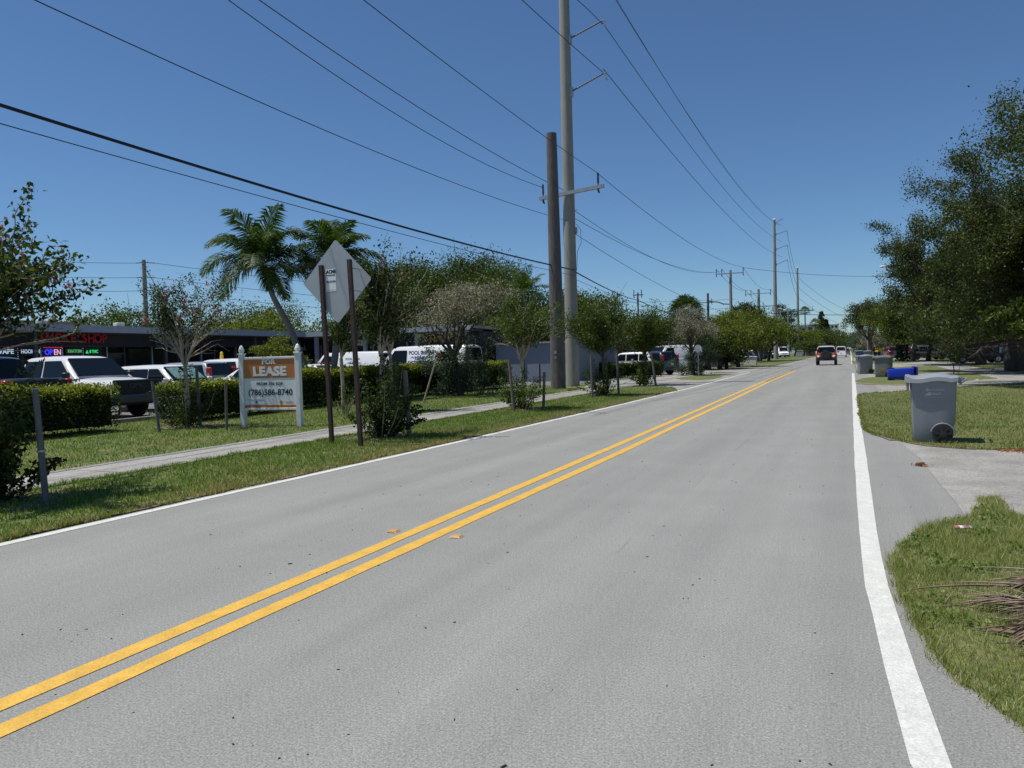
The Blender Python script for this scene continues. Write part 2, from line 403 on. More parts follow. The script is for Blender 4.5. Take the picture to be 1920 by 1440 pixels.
# ================================================================== SETTING
rng = np.random.default_rng(7); rnd = random.Random(5)
sheet('ground', [(-900, -60), (900, -60), (900, 2500), (-900, 2500)], -0.03, M['far_ground'])
sheet('turf', [(-60, -12), (60, -12), (60, 260), (-60, 260)], -0.012, M['turf'])
# road
XL = -7.06
road_poly = [(XL, -12), (-7.02, 3), (-6.98, 8), (-6.82, 14), (-6.68, 22), (-6.66, 32), (-6.75, 40), (-7.0, 58), (-7.1, 90), (-7.1, 900), (0.34, 900), (0.34, 60), (0.9, 51), (0.9, 14.2),
             (0.730, 13.499), (0.863, 11.734), (0.899, 9.700), (0.933, 8.565), (0.937, 7.673), (1.3, 7.2), (1.3, 3.0), (2.0, -12)]
sheet('road', road_poly, 0.0, M['asphalt'])
road = bpy.data.objects['road']

def strip(name, pts, z, m, parent=None, t=0.0015):
    """pts: (xl, xr, y)"""
    b = MB(); vs = []; n = len(pts)
    for xl, xr, y in pts: vs += [(xl, y, z), (xr, y, z)]
    b.add(vs, [(2 * i, 2 * i + 1, 2 * i + 3, 2 * i + 2) for i in range(n - 1)])
    return b.build(name, m, parent)
def stripline(name, pts, m, step=.45, amp=0.005):
    o = []
    for (a0, b0, y0), (a1, b1, y1) in zip(pts[:-1], pts[1:]):
        n = max(1, int(min(120, (y1 - y0) / step)))
        for k in range(n):
            t = k / n; o.append((a0 + (a1 - a0) * t + rnd.uniform(-amp, amp), b0 + (b1 - b0) * t + rnd.uniform(-amp, amp), y0 + (y1 - y0) * t))
    o.append(pts[-1]); return strip(name, o, 0.004, m, road)
stripline('edge_line', [(-6.99, -6.87, -6), (-6.97, -6.85, 4), (-6.92, -6.80, 6.5), (-6.85, -6.73, 8.4), (-6.74, -6.62, 12.7), (-6.57, -6.45, 22.2), (-6.54, -6.42, 34), (-6.72, -6.60, 46), (-6.92, -6.80, 58)], M['white_paint'])
stripline('edge_line', [(0.62, 0.78, 1.2), (0.36, 0.52, 2.3), (0.19, 0.33, 3.08), (0.13, 0.275, 3.99), (0.10, 0.235, 4.79), (0.07, 0.21, 5.32), (0.06, 0.20, 5.99), (0.05, 0.19, 7), (0.045, 0.19, 8.6), (0.035, 0.19, 11.5), (0.035, 0.18, 16.3), (0.035, 0.18, 27.7), (0.05, 0.20, 51.8)], M['white_paint'], step=.6)
stripline('edge_line', [(0.02, 0.17, 84), (0.02, 0.17, 420)], M['white_paint'], step=20)
stripline('centre_line', [(-3.41, -3.28, -6), (-3.41, -3.28, 6), (-3.41, -3.28, 11.3), (-3.50, -3.36, 17), (-3.58, -3.44, 25), (-3.80, -3.66, 38.7), (-3.88, -3.73, 60)], M['yellow_paint'])
stripline('centre_line', [(-3.66, -3.53, -6), (-3.67, -3.54, 5), (-3.74, -3.61, 12.5), (-3.82, -3.69, 19), (-3.92, -3.79, 25), (-4.14, -4.00, 42.3), (-4.22, -4.07, 60)], M['yellow_paint'])
# sealed cracks and joints in the road
cr = MB()
def crack(pts, wd):
    vs = []
    for i, p in enumerate(pts):
        a = Vector(pts[max(i - 1, 0)]); b = Vector(pts[min(i + 1, len(pts) - 1)]); d = (b - a).normalized(); n = Vector((-d.y, d.x)) * wd * rnd.uniform(.4, 1.2)
        vs += [(p[0] + n.x, p[1] + n.y, 0.0022), (p[0] - n.x, p[1] - n.y, 0.0022)]
    cr.add(vs, [(2 * i, 2 * i + 1, 2 * i + 3, 2 * i + 2) for i in range(len(pts) - 1)])
crack([(XL + .1, 57.2), (-5.5, 57.6), (-3.6, 58.3), (-1.5, 58.8), (0.2, 59.2)], .12)
def wobble(a, b, n, amp): return [(a[0] + (b[0] - a[0]) * i / n + rnd.uniform(-amp, amp), a[1] + (b[1] - a[1]) * i / n) for i in range(n + 1)]
for y0, y1, x0 in ((5.6, 6.1, -1.68), (8.6, 9.5, -1.66), (12.0, 15.0, -1.66)): crack(wobble((x0, y0), (x0 - .02, y1), 26, .010), .0011 + y0 * .00008)
cr.build('sealed_crack', M['tar'], road)['kind'] = 'stuff'
# loose flecks on the carriageway: chips, seed pods, rubber crumbs
fl = MB()
for i in range(330):
    y = 2.2 + 30 * rnd.random() ** 1.8; x = rnd.uniform(-6.4, .9) if y > 5 else rnd.uniform(-5, .9); s_ = rnd.uniform(.003, .008) * (1 + y * .03)
    if rnd.random() < .10: s_ *= 1.6
    a = rnd.uniform(0, 3.14)
    fl.box((x, y, .001 + s_ * .2), (s_ * rnd.uniform(1, 3), s_, s_ * .5), a, .6)
o = fl.build('road_debris', M['trim']); tag(o, 'dark crumbs and seed pods scattered on the grey asphalt', 'debris', kind='stuff')

# left side: car park, drives
LOT = [(-40, -14), (-18.7, -14), (-18.7, 36.5), (-16.2, 38.0), (-13.935, 36.450), (-13.694, 40.411), (-13.390, 51.067), (-12.287, 56.623), (-12.451, 73.572), (-12.544, 80.646), (-20, 92), (-60, 92), (-60, -14)]
sheet('parking_lot', LOT, 0.0, M['lot'])
APR = [(-10.847, 31.255), (-9.637, 35.705), (-8.407, 36.062), (-7.327, 33.715), (-6.455, 30.385), (-6.70, 32), (-6.76, 40), (-7.02, 58), (-7.1, 76), (-6.638, 92.578), (-7.257, 79.889), (-9.041, 76.524), (-12.451, 73.572), (-11.843, 67.234), (-12.615, 58.141), (-12.329, 45.713), (-13.179, 41.786), (-12.702, 37.474)]
sheet('driveway', APR, 0.004, M['concrete'])
lp = MB()
for yb in (13.1, 16.0, 18.9, 21.8, 24.7, 27.6, 30.5): lp.add([(-25.2, yb, .005), (-19.6, yb, .005), (-19.6, yb + .1, .005), (-25.2, yb + .1, .005)], [(0, 1, 2, 3)])
lp.build('bay_line', M['white_paint'], bpy.data.objects['parking_lot'])['kind'] = 'stuff'
kb = MB()
for y0, y1 in ((-14, 36.4),):
    kb.box((-18.6, (y0 + y1) / 2, .05), (.16, y1 - y0, .14))
tag(kb.build('kerb', M['concrete']), kind='structure')
bpy.data.objects['kerb']['kind'] = 'structure'

# concrete sidewalk on the left, slab by slab
sw = tag(thing('sidewalk', None, None), kind='structure')
def swx(y):
    return (-10.95 - .012 * (y - 6) + .05 * math.sin(y * .31), -9.62 + .05 * math.sin(y * .23) - .012 * (y - 6) * .2)
y = -6.0; i = 0
protos = []
while y < 57:
    (a0, b0), (a1, b1) = swx(y), swx(y + 1.5)
    sb = MB(); g = .010
    z = .018 + rnd.uniform(-.006, .008)
    sb.add([(a0, y + g, z), (b0, y + g, z + rnd.uniform(-.003, .003)), (b1, y + 1.5 - g, z), (a1, y + 1.5 - g, z), (a0, y + g, -.05), (b0, y + g, -.05), (b1, y + 1.5 - g, -.05), (a1, y + 1.5 - g, -.05)],
           [(0, 1, 2, 3), (1, 0, 4, 5), (2, 1, 5, 6), (3, 2, 6, 7), (0, 3, 7, 4)])
    sb.build('slab', M['walk'], sw); y += 1.5

# right side: pale concrete drives and sidewalk, with lawns lying on them
CON = [(0.730, 13.499), (0.863, 11.734), (0.899, 9.700), (0.933, 8.565), (0.937, 7.673), (1.3, 7.2), (6, 7.0), (16, 9), (22, 14), (24, 40), (16, 110), (0.4, 140), (0.4, 60), (0.9, 51), (0.9, 14.2)]
sheet('concrete_drive', CON, 0.003, M['concrete'])
LAWNS = dict(
 near=[(0.255, 5.878), (0.335, 6.301), (0.446, 6.792), (0.589, 7.234), (0.725, 7.405), (0.871, 7.629), (1.038, 7.915), (1.140, 8.352), (1.159, 8.691), (1.301, 8.850), (1.331, 8.410), (1.333, 7.960), (1.551, 7.890), (3.6, 7.6), (5, 3), (5, 0), (1.6, 0.5), (0.98, 2.6), (0.623, 3.555), (0.555, 3.686), (0.506, 3.830), (0.445, 3.923), (0.381, 4.157), (0.354, 4.443), (0.308, 4.724), (0.275, 5.053), (0.260, 5.384)],
 main=[(0.228, 27.361), (0.469, 28.320), (1.663, 29.615), (3.454, 31.711), (4.716, 33.669), (6.324, 35.763), (9.5, 37), (15, 40), (22, 30), (20, 15), (2.520, 12.817), (2.288, 12.949), (1.688, 12.942), (1.349, 13.066), (1.096, 13.287), (0.816, 13.667), (0.525, 14.417), (0.337, 14.917), (0.231, 15.995), (0.215, 18.465), (0.198, 22.463)],
 isle=[(0.197, 39.663), (0.515, 42.769), (1.311, 45.325), (2.747, 45.618), (3.948, 46.355), (5.482, 50.543), (6.029, 49.517), (6.149, 45.405), (6.091, 40.212), (5.165, 39.523), (4.417, 37.598), (3.159, 35.958), (1.960, 34.862), (0.942, 35.477), (0.446, 37.128)],
 isle2=[(0.273, 54.033), (0.447, 60.067), (2.008, 62.972), (4.710, 69.148), (6.079, 69.989), (5.932, 55.786), (4.867, 51.533), (3.142, 47.731), (1.307, 49.059), (0.468, 51.036)],
 isle3=[(0.134, 83.536), (0.111, 105.847), (3.612, 112.978), (7.375, 111.849), (6.574, 88.551), (4.672, 82.854)],
 yard=[(9.917, 134.508), (8.498, 99.672), (7.603, 82.341), (9.772, 78.520), (14.137, 79.926), (30, 62), (40, 120), (12, 125), (8, 118)],
 yard2=[(8.357, 69.518), (9.588, 75.764), (13.238, 74.848), (22, 58), (18, 47), (10.555, 59.676), (8.096, 57.777), (8.231, 65.044)],
 yard3=[(8.565, 53.469), (9.303, 55.945), (10.134, 57.300), (20, 48), (18, 42), (8.193, 46.329), (8.167, 49.117)],
 strip=[(-17.9, 37.2), (-16.6, 37.4), (-13.453, 35.185), (-11.857, 32.811), (-11.213, 30.613), (-11.27, 34), (-10.93, 6), (-10.74, -10), (-18.4, -10), (-18.5, 35)],
 verge=[(-9.56, -10), (-7.1, -10), (-7.08, 3), (-7.02, 6.5), (-6.93, 8.5), (-6.85, 12.7), (-6.68, 22), (-6.70, 29.8), (-6.546, 30.817), (-7.271, 33.454), (-8.337, 35.763), (-9.557, 35.407), (-9.6, 33), (-9.6, 24), (-9.62, 15), (-9.6, 6)],
 isle_l=[(-11.562, 52.580), (-11.188, 56.754), (-8.712, 52.500), (-7.241, 48.170), (-7.239, 44.522), (-7.820, 42.662), (-8.950, 43.803), (-10.168, 46.836)],
 isle_l2=[(-9.882, 58.839), (-9.693, 60.943), (-7.596, 57.484), (-7.933, 55.796), (-9.120, 56.129)],
 verge_far=[(-9.357, 79.204), (-10.620, 109.245), (-8.724, 140.245), (-7.455, 139.405), (-6.915, 96.445), (-7.492, 82.480)])
LAWNS['far_left'] = [(-10.2, 130), (-7.15, 118), (-7.15, 600), (-20, 600), (-20, 130)]
jag = {}
for k, p in LAWNS.items():
    near = k in ('near', 'main', 'strip', 'verge')
    pj = rough_poly(p, .16 if near else .6, .035 if near else .10, rnd)
    jag[k] = pj
    sheet('lawn', pj, 0.010 if k not in ('yard', 'far_left') else 0.007, M['turf'], thick=.04)
# worn earth along the pavement edge of the near lawns
def rim(poly, w_, z, name='soil_edge'):
    b = MB(); pts = poly; vs = []
    for i, p in enumerate(pts):
        a = Vector(pts[max(i - 1, 0)]); c = Vector(pts[min(i + 1, len(pts) - 1)]); d = (c - a).normalized(); n = Vector((-d.y, d.x))
        o_ = rnd.uniform(.3, 1.2) * w_; i_ = rnd.uniform(.2, .8) * w_
        vs += [(p[0] + n.x * o_, p[1] + n.y * o_, z), (p[0] - n.x * i_, p[1] - n.y * i_, z)]
    b.add(vs, [(2 * i, 2 * i + 1, 2 * i + 3, 2 * i + 2) for i in range(len(pts) - 1) if rnd.random() < .8])
    o = b.build(name, M['soil']); o['kind'] = 'structure'; return o
rim([(float(np.interp(q * .25, [4, 6.5, 8.4, 12.7, 22.2, 30], [-7.12, -7.06, -6.98, -6.87, -6.70, -6.68])), q * .25) for q in range(4, 118)], .11, .014)
rim([(0.275, 5.053), (0.308, 4.724), (0.354, 4.443), (0.381, 4.157), (0.445, 3.923), (0.506, 3.830), (0.555, 3.686), (0.623, 3.555), (0.9, 2.8)][:0] or [(0.9, 2.8), (0.85, 2.9)], .012, .014)
rim([(0.337, 14.917), (0.525, 14.417), (0.675, 13.950), (0.816, 13.667), (1.096, 13.287), (1.349, 13.066), (1.688, 12.942), (2.016, 12.888), (2.288, 12.949), (2.520, 12.817)], .14, .014)
rim([(0.310, 36.589), (0.939, 35.372), (1.949, 34.664), (2.482, 34.810)], .5, .014)

# mulch rings under the street trees
def mulch(x, y, r):
    b = MB()
    n = 22; ring = [(x + r * rnd.uniform(.75, 1.1) * math.cos(6.283 * k / n), y + r * rnd.uniform(.75, 1.1) * 1.2 * math.sin(6.283 * k / n), .018) for k in range(n)]
    b.add(ring, [tuple(range(n))])
    for k in range(70):
        a = rnd.uniform(0, 6.283); q = r * math.sqrt(rnd.random()); s_ = rnd.uniform(.02, .06)
        b.box((x + q * math.cos(a), y + q * math.sin(a) * 1.2, .03), (s_ * 2, s_, .015), rnd.uniform(0, 3), .8)
    o = b.build('mulch_bed', M['soil']); o['kind'] = 'structure'
for x_, y_, r_ in ((-9.0, 5.5, .7), (-15.4, 14.0, .8), (-8.75, 12.6, .65), (-12.4, 17.9, .5), (-8.85, 20.3, .6), (-8.9, 28.2, .5), (-12.9, 50, .6)): mulch(x_, y_, r_)

# ------------------------------------------------------------------ grass blades (stuff)
def blades(name, label, n, poly, hgt, wid, cols, clump=0.0, dens=None, tall=0.0, seed=0, edge=0, dry=None):
    r = np.random.default_rng(seed); P = np.array(poly); lo, hi = P.min(0), P.max(0); pts = []
    lo = np.maximum(lo, [-20, 1.5]); hi = np.minimum(hi, [12, 40])
    got = 0
    while got < n:
        q = r.uniform(lo, hi, (n * 3, 2))
        if dens is not None: q = q[r.random(len(q)) < dens(q)]
        q = q[inpoly(q, poly)]; pts.append(q); got += len(q)
        if len(pts) > 30: break
    q = np.vstack(pts)[:n]
    if edge:
        E0 = P; E1 = np.roll(P, -1, 0); ok = (np.minimum(E0[:, 1], E1[:, 1]) > 1.5) & (E0[:, 1] < 34) & (np.abs(E0[:, 0]) < 12); E0, E1 = E0[ok], E1[ok]
        Ls = np.linalg.norm(E1 - E0, axis=1) / (1 + E0[:, 1] * .12); ei = r.choice(len(E0), edge, p=Ls / Ls.sum()); tt = r.random((edge, 1))
        q = np.vstack([q, E0[ei] * (1 - tt) + E1[ei] * tt + r.normal(0, .022, (edge, 2))])
    n = len(q)
    nz = np.sin(q[:, 0] * 5.1 + np.sin(q[:, 1] * 3.3) * 2) * np.sin(q[:, 1] * 4.3 + 1.7 * np.sin(q[:, 0] * 2.1)) * .5 + .5
    h = hgt * r.uniform(.45, 1.25, n) * (.6 + .8 * nz)
    if tall: h *= np.where(r.random(n) < .04, 1 + tall, 1)
    a = r.uniform(0, 6.283, n); lean = r.uniform(.1, .9, n) * h; la = r.uniform(0, 6.283, n); w_ = wid * r.uniform(.6, 1.4, n)
    B = np.column_stack([q, np.full(n, .006)]); s = np.column_stack([np.cos(a), np.sin(a), np.zeros(n)]) * w_[:, None] * .5
    T = B + np.column_stack([np.cos(la) * lean, np.sin(la) * lean, h])
    V = np.stack([B - s, B + s, T], 1).reshape(-1, 3); F = np.arange(3 * n).reshape(n, 3)
    cs = np.array([c for c, _ in cols]); ws = np.array([w2 for _, w2 in cols], float); ws /= ws.sum()
    big = np.sin(q[:, 0] * 1.3 + 2 * np.sin(q[:, 1] * .7)) * np.sin(q[:, 1] * .9 + 1.2)
    idx = r.choice(len(cs), n, p=ws); dryb = (r.random(n) < np.clip(big * .45, 0, .4));
    if dry is not None: dryb |= r.random(n) < dry(q)
    idx = np.where(dryb, len(cs) - 1, idx)
    t = cs[idx] * r.uniform(.7, 1.3, (n, 1))
    o = tri_mesh(name, V, F, t, M['blade']); tag(o, label, 'grass', kind='stuff'); return o
GC = [((0.105, 0.195, 0.024), 4), ((0.155, 0.255, 0.035), 3), ((0.065, 0.125, 0.018), 2), ((0.30, 0.27, 0.11), 1.1), ((0.32, 0.25, 0.12), .7)]
GN = [((0.19, 0.235, 0.05), 4), ((0.29, 0.32, 0.09), 3), ((0.12, 0.165, 0.035), 2), ((0.46, 0.42, 0.24), 1.8), ((0.44, 0.37, 0.21), .9)]
blades('grass', 'long uneven grass of the nearest patch at lower right', 95000, jag['near'], .055, .0042, GN, tall=1.1, edge=9000, seed=1, dens=lambda q: (q[:, 0] < 3.4) & (q[:, 1] > 2.2))
GM = [((0.13, 0.175, 0.03), 4), ((0.19, 0.22, 0.05), 3), ((0.085, 0.12, 0.022), 2), ((0.32, 0.28, 0.13), 2), ((0.34, 0.26, 0.14), 1)]
blades('grass', 'dry green lawn around the nearest grey bin', 60000, jag['main'], .05, .011, GM, edge=9000, seed=2, dens=lambda q: np.clip(1.3 - (q[:, 1] - 13) / 16, .1, 1) * (q[:, 0] < 7))
blades('grass', 'green grass between the sidewalk and the road edge', 80000, jag['verge'], .06, .011, GC, edge=16000, seed=3, dry=lambda q: np.clip(.75 - (-6.85 - q[:, 0]) * 1.2, 0, .7), dens=lambda q: np.clip(1.25 - (q[:, 1] - 4) / 26, .12, 1))
blades('grass', 'green grass strip between the sidewalk and the hedge', 90000, [(x, y) for x, y in LAWNS['strip']], .06, .014, GC, edge=9000, seed=4, dens=lambda q: np.clip(1.1 - (q[:, 1] - 8) / 40, .2, 1))

blades('dry_grass', 'straw-coloured cut grass lying over the nearest patch', 17000, jag['near'], .034, .0055, [((0.42, 0.36, 0.20), 2), ((0.30, 0.22, 0.12), 1)], tall=2.5, seed=6, edge=2500, dens=lambda q: (q[:, 0] < 3.4) & (q[:, 1] > 2.2) & (np.sin(q[:, 0] * 6.3 + q[:, 1] * 2.2) * np.sin(q[:, 1] * 5.1) > -.2))
_r = np.random.default_rng(15); _p = []
for k in range(80):
    c = np.array([_r.uniform(.2, 2.3), _r.uniform(3.0, 8.2)]); _p.append(np.column_stack([_r.normal(c[0], .05, 34), _r.normal(c[1], .05, 34), _r.uniform(.015, .07, 34)]))
_p = np.vstack(_p); _p = _p[inpoly(_p[:, :2], jag['near'])]
tag(leaves('weeds', _p, .032, [((.11, .165, .035), 2), ((.16, .21, .05), 1)], None, _r, .7, .8), 'low broad-leaved weeds among the nearest grass', 'weeds', kind='stuff')

# ================================================================== BUILDINGS
# main shop block: front on x = -35, canopy edge on x = -34
def shops():
    t = thing('shop_building', 'long low shop block behind the parked cars with a pale blue-grey roof edge', 'building', (-35, 24, 0))
    X0 = 0.0
    def B(name, c, d, m, parent=t, **k):
        return MB().box((c[0] + 35, c[1] - 24, c[2]), d, **k).build(name, m, parent)
    B('wall', (-42.2, 22, 1.70), (12, 40, 3.4), M['dark_wall'])
    B('roof', (-41.5, 22, 3.53), (15.0, 40.6, .22), M['roof_gravel'])
    B('roof_edge', (-33.95, 22.0, 3.50), (.14, 40.6, .34), M['fascia'])
    B('canopy_soffit', (-35.0, 22.0, 3.34), (2.0, 40.2, .06), M['soffit'])
    B('parapet', (-38.2, 21.0, 3.86), (.3, 12, .44), M['soil'])
    B('sign_band', (-35.12, 22, 2.98), (.18, 39.8, .66), M['dark_wall'])
    B('walkway', (-34.4, 22, .07), (3.4, 40, .14), M['walk'])
    y = 3.0; k = 0
    while y < 40.5:
        wdt = (1.75, 1.75, 1.75, 1.05)[k % 4]
        if k % 4 == 3:
            d = B('door', (-35.9, y + wdt / 2, 1.2), (.07, wdt - .1, 2.15), M['store_glass']); d['label'] = 'glass shop door'
            MB().box((.16 - 0.9 + 0, y + .22 - 24, 1.05), (.05, .03, .5)).build('handle', M['galv'], d)
            MB().box((-.86, y + wdt / 2 - 24, 2.32), (.10, wdt, .08)).build('door_frame', M['dark_metal'], d)
        else:
            B('window', (-35.9, y + wdt / 2, 1.55), (.05, wdt - .08, 2.05), M['store_glass'])
            B('stall_riser', (-35.92, y + wdt / 2, .32), (.16, wdt, .42), M['dark_wall'])
        B('mullion', (-35.84, y, 1.45), (.12, .07, 2.6), M['galv'] if k % 2 else M['dark_metal'])
        y += wdt; k += 1
    for yy in (7, 14.5, 22.4, 29.6, 36.4):
        B('column', (-34.35, yy, 1.72), (.16, .16, 3.24), M['dark_metal'])
    for yy, px_ in ((22.4, 0), (26.45, 1)):
        q = thing('flood_light', ('white box lamp on the roof edge above the letters OKE' if px_ == 0 else 'bright white box lamp on the roof edge right of the red letters'), 'lamp', (-33.9, yy, 3.76))
        MB().box((0, 0, 0), (.36, .42, .16), bev=.02).build('housing', M['white'], q)
        MB().box((-.02, 0, -.14), (.05, .05, .14)).build('bracket', M['galv'], q)
    return t
shops()
def face_x(o): return o
RX = (R(90), 0, R(90))        # lettering read from +X
# red channel letters
q = thing('shop_sign', 'red channel letters reading SMOKE SHOP on the dark shop front', 'shop sign', (-34.98, 24.72, 3.05))
wx = 0
for i, ch in enumerate('SMOKE SHOP'):
    if ch == ' ': wx += .24; continue
    l = text('letter', ch, .62, M['red_letter'], q, (0.05, -1.80 + wx * .92 + .18, 0), RX, depth=.05, bold=.018, sx=.92)
    wx += {'M': .50}.get(ch, .40)
q = thing('shop_sign', 'dark blue framed sign board reading HIDEOUT KAVA BAR', 'shop sign', (-34.96, 30.75, 3.03))
MB().box((0, 0, 0), (.05, 2.5, .66)).build('board', M['dark_wall'], q)
fr = MB()
for c, d in (((.03, 0, .33), (.03, 2.5, .05)), ((.03, 0, -.33), (.03, 2.5, .05)), ((.03, -1.25, 0), (.03, .05, .6)), ((.03, 1.25, 0), (.03, .05, .6))): fr.box(c, d)
fr.build('frame', M['blue_frame'], q)
text('lettering', 'HIDEOUT', .36, M['teal_letter'], q, (.05, .12, .08), RX, .01, .008)
text('lettering', 'KAVA BAR', .17, M['teal_letter'], q, (.05, .2, -.2), RX, .01, .004)
MB().lathe((.04, -.95, .06), [(.02, 0), (.13, .0), (.13, .012), (.02, .012)], 12, axis='x').build('emblem', M['teal_letter'], q)
# lit window signs
def neon(y, z, wd, ht, s, m, label, lights=True, size=.3, m2=None, hm=None):
    q = thing('window_sign', label, 'window sign', (-35.22, y, z))
    MB().box((0, 0, 0), (.03, wd, ht)).build('panel', M['black'], q)
    if m2: 
        text('lettering', s[:2], size, m, q, (.03, -wd * .22, 0), RX, .008, .008, hm or 1); text('lettering', s[2:], size, m2, q, (.03, wd * .2, 0), RX, .008, .008, hm or 1)
    else: text('lettering', s, size, m, q, (.03, 0, 0), RX, .008, .006, hm or 1)
    return q
neon(21.6, 2.42, 1.0, .42, 'VAPE', M['neon_white'], 'lit white sign reading VAPE in the leftmost shop window', size=.30)
neon(22.72, 2.42, 1.0, .40, 'HOOKAH', M['neon_white'], 'lit white sign reading HOOKAH between VAPE and OPEN', size=.25, hm=.8)
neon(23.82, 2.38, 1.05, .50, 'OPEN', M['neon_blue'], 'blue and pink lit sign reading OPEN in the shop window', size=.38, m2=M['neon_pink'], hm=.78)
q = bpy.data.objects['window_sign.002']
b = MB()
for c, d in (((.02, 0, .235), (.02, .95, .015)), ((.02, 0, -.225), (.02, .95, .04))): b.box(c, d)
b.build('tube_border', M['neon_red'], q)
neon(24.92, 2.43, .95, .38, 'KRATOM', M['neon_leaf'], 'green lit sign reading KRATOM right of OPEN', size=.22, hm=.8)
q = neon(25.95, 2.41, .95, .42, '8 THC', M['neon_green'], 'lit green delta and 8 THC sign, rightmost in the shop window', size=.22, hm=.75)
MB().add([(.03, -.46, -.09), (.03, -.28, -.09), (.03, -.37, .09)], [(0, 1, 2)]).build('delta_symbol', M['neon_green'], q)
for k in range(5):          # dotted light strings round the windows
    b = MB(); y0 = 21.05 + k * 1.08
    for j in range(14): b.box((0, -.52 + j * .08, 0), (.02, .022, .022))
    for j in range(8): b.box((0, -.54, -j * .09), (.02, .022, .022))
    o = b.build('light_string', M['neon_white']); o.location = (-35.2, y0 + .54, 2.66)
    tag(o, ['string of white dots framing the VAPE sign window', 'string of white dots framing the HOOKAH sign window', 'string of white dots framing the OPEN sign window', 'string of white dots framing the KRATOM sign window', 'string of white dots framing the 8 THC sign window'][k], 'string lights', 'strings of white dots round the shop windows')

# wing turning towards the road
def wing():
    t = thing('wing_building', 'shop wing with light roof edge running behind the white vans', 'building', (-28, 41, 0))
    def B(name, c, d, m, **k): return MB().box((c[0] + 28, c[1] - 41, c[2]), d, **k).build(name, m, t)
    B('wall', (-28.7, 48.0, 1.65), (14.4, 11, 3.3), M['dark_wall'])
    B('roof', (-28.4, 47.3, 3.52), (14.6, 13, .16), M['roof_gravel'])
    B('roof_edge', (-28.2, 40.72, 3.47), (14.2, .14, .30), M['fascia'])
    B('canopy_soffit', (-28.3, 41.6, 3.33), (14.2, 1.6, .05), M['soffit'])
    x = -35.6; k = 0
    while x < -22.6:
        if k % 3 == 1: B('door', (x + .5, 42.38, 1.1), (.9, .06, 2.1), M['store_glass']); ww = 1.0
        else: B('window', (x + .85, 42.40, 1.5), (1.6, .05, 1.9), M['store_glass']); ww = 1.7
        B('mullion', (x, 42.36, 1.4), (.07, .1, 2.7), M['galv']); x += ww; k += 1
    for xx in (-33.2, -29.2, -25.2, -21.6): B('column', (xx, 41.0, 1.66), (.22, .22, 3.25), M['grey_wall'])
    q = thing('shop_sign', 'yellow letters reading NAILS above the vans, half hidden by leaves', 'shop sign', (-24.3, 42.36, 2.86))
    text('lettering', 'NAILS', .55, M['gold_letter'], q, (0, -.05, 0), (R(90), 0, 0), .03, .012)
    q = thing('shop_sign', 'white sign board with red lettering over a shop door of the wing', 'shop sign', (-31.2, 42.34, 2.85))
    MB().box((0, 0, 0), (1.9, .05, .42)).build('board', M['white_flat'], q)
wing()
t = thing('blue_wall_building', 'windowless blue-grey wall building behind the hedge, left of the wooden pole', 'building', (-18.0, 43.4, 0))
MB().box((0, 4, 1.2), (5.6, 8, 2.4)).build('wall', M['blue_wall'], t)
MB().box((0, 4, 2.45), (5.9, 8.4, .10)).build('roof', M['roof_gravel'], t)
for dx in (-.9, 1.6): MB().box((dx, -.04, 1.2), (.14, .1, 2.4)).build('pilaster', M['soil'] if dx < 0 else M['blue_wall'], t)
t = thing('house', 'grey house with a dark shingle roof beyond the white estate car', 'house', (-19.5, 82, 0))
MB().box((0, 3, 1.35), (13, 7, 2.7)).build('wall', M['grey_wall'], t)
MB().add([(-7, -1, 2.7), (7, -1, 2.7), (7, 7, 2.7), (-7, 7, 2.7), (-3.5, 3, 4.4), (3.5, 3, 4.4)], [(0, 1, 5, 4), (1, 2, 5), (2, 3, 4, 5), (3, 0, 4), (3, 2, 1, 0)]).build('roof', M['shingle'], t)
for dx in (-3.5, 1.0, 4.2): MB().box((dx, -.53, 1.6), (1.1, .06, 1.0)).build('window', M['store_glass'], t)

# far buildings
def block(px_loc, w_, d_, h_, label, name, m, floors, cols, roofcap=True):
    t = thing(name, label, 'building', px_loc)
    MB().box((0, d_ / 2, h_ / 2), (w_, d_, h_)).build('wall', m, t)
    if roofcap: MB().box((0, d_ / 2, h_ + .2), (w_ + .6, d_ + .6, .4)).build('roof', M['fascia'], t)
    wm = None
    for f in range(floors):
        for c in range(cols):
            b = MB().box((0, 0, 0), (w_ / cols * .5, .12, h_ / floors * .45)) if wm is None else None
            if b: o = b.build('window', M['store_glass'], t); wm = o.data
            else: o = link(bpy.data.objects.new('window', wm), t)
            o.location = (-w_ / 2 + w_ / cols * (c + .5), -.03, h_ / floors * (f + .55))
    return t
tb = block(((-11.833, 565.782),0), 14, 14, 26, 'tall white tower block right of the dark conifers on the skyline', 'tower_block', M['pale_wall'], 8, 4) if False else None
def at3(xy, z=0.0): return (xy[0], xy[1], z)
block(at3((-11.495, 565.936)), 7.5, 14, 18.5, 'tall white tower block beside the dark conifers on the skyline', 'tower_block', M['pale_wall'], 6, 3)
block(at3((-15.291, 608.146)), 6, 14, 13, 'lower cream block left of the tall white tower block', 'apartment_block', M['pale_wall'], 5, 3)
block(at3((-17.807, 354.375)), 13, 10, 12.4, 'white flat-roofed building rising behind trees, under a palm head', 'apartment_block', M['pale_wall'], 3, 4)
block(at3((-21.669, 352.620)), 9, 10, 12.0, 'pale building end seen just left of the third tall pole', 'apartment_block', M['pale_wall'], 3, 3)
block(at3((3.861, 364.220)), 3, 3, 13, 'narrow grey block between the far right trees', 'apartment_block', M['grey_wall'], 4, 1)
t = thing('house', 'low house in deep shade under the big trees at far right', 'house', (22, 84, 0))
MB().box((0, 3, 1.3), (16, 8, 2.6)).build('wall', M['pale_wall'], t)
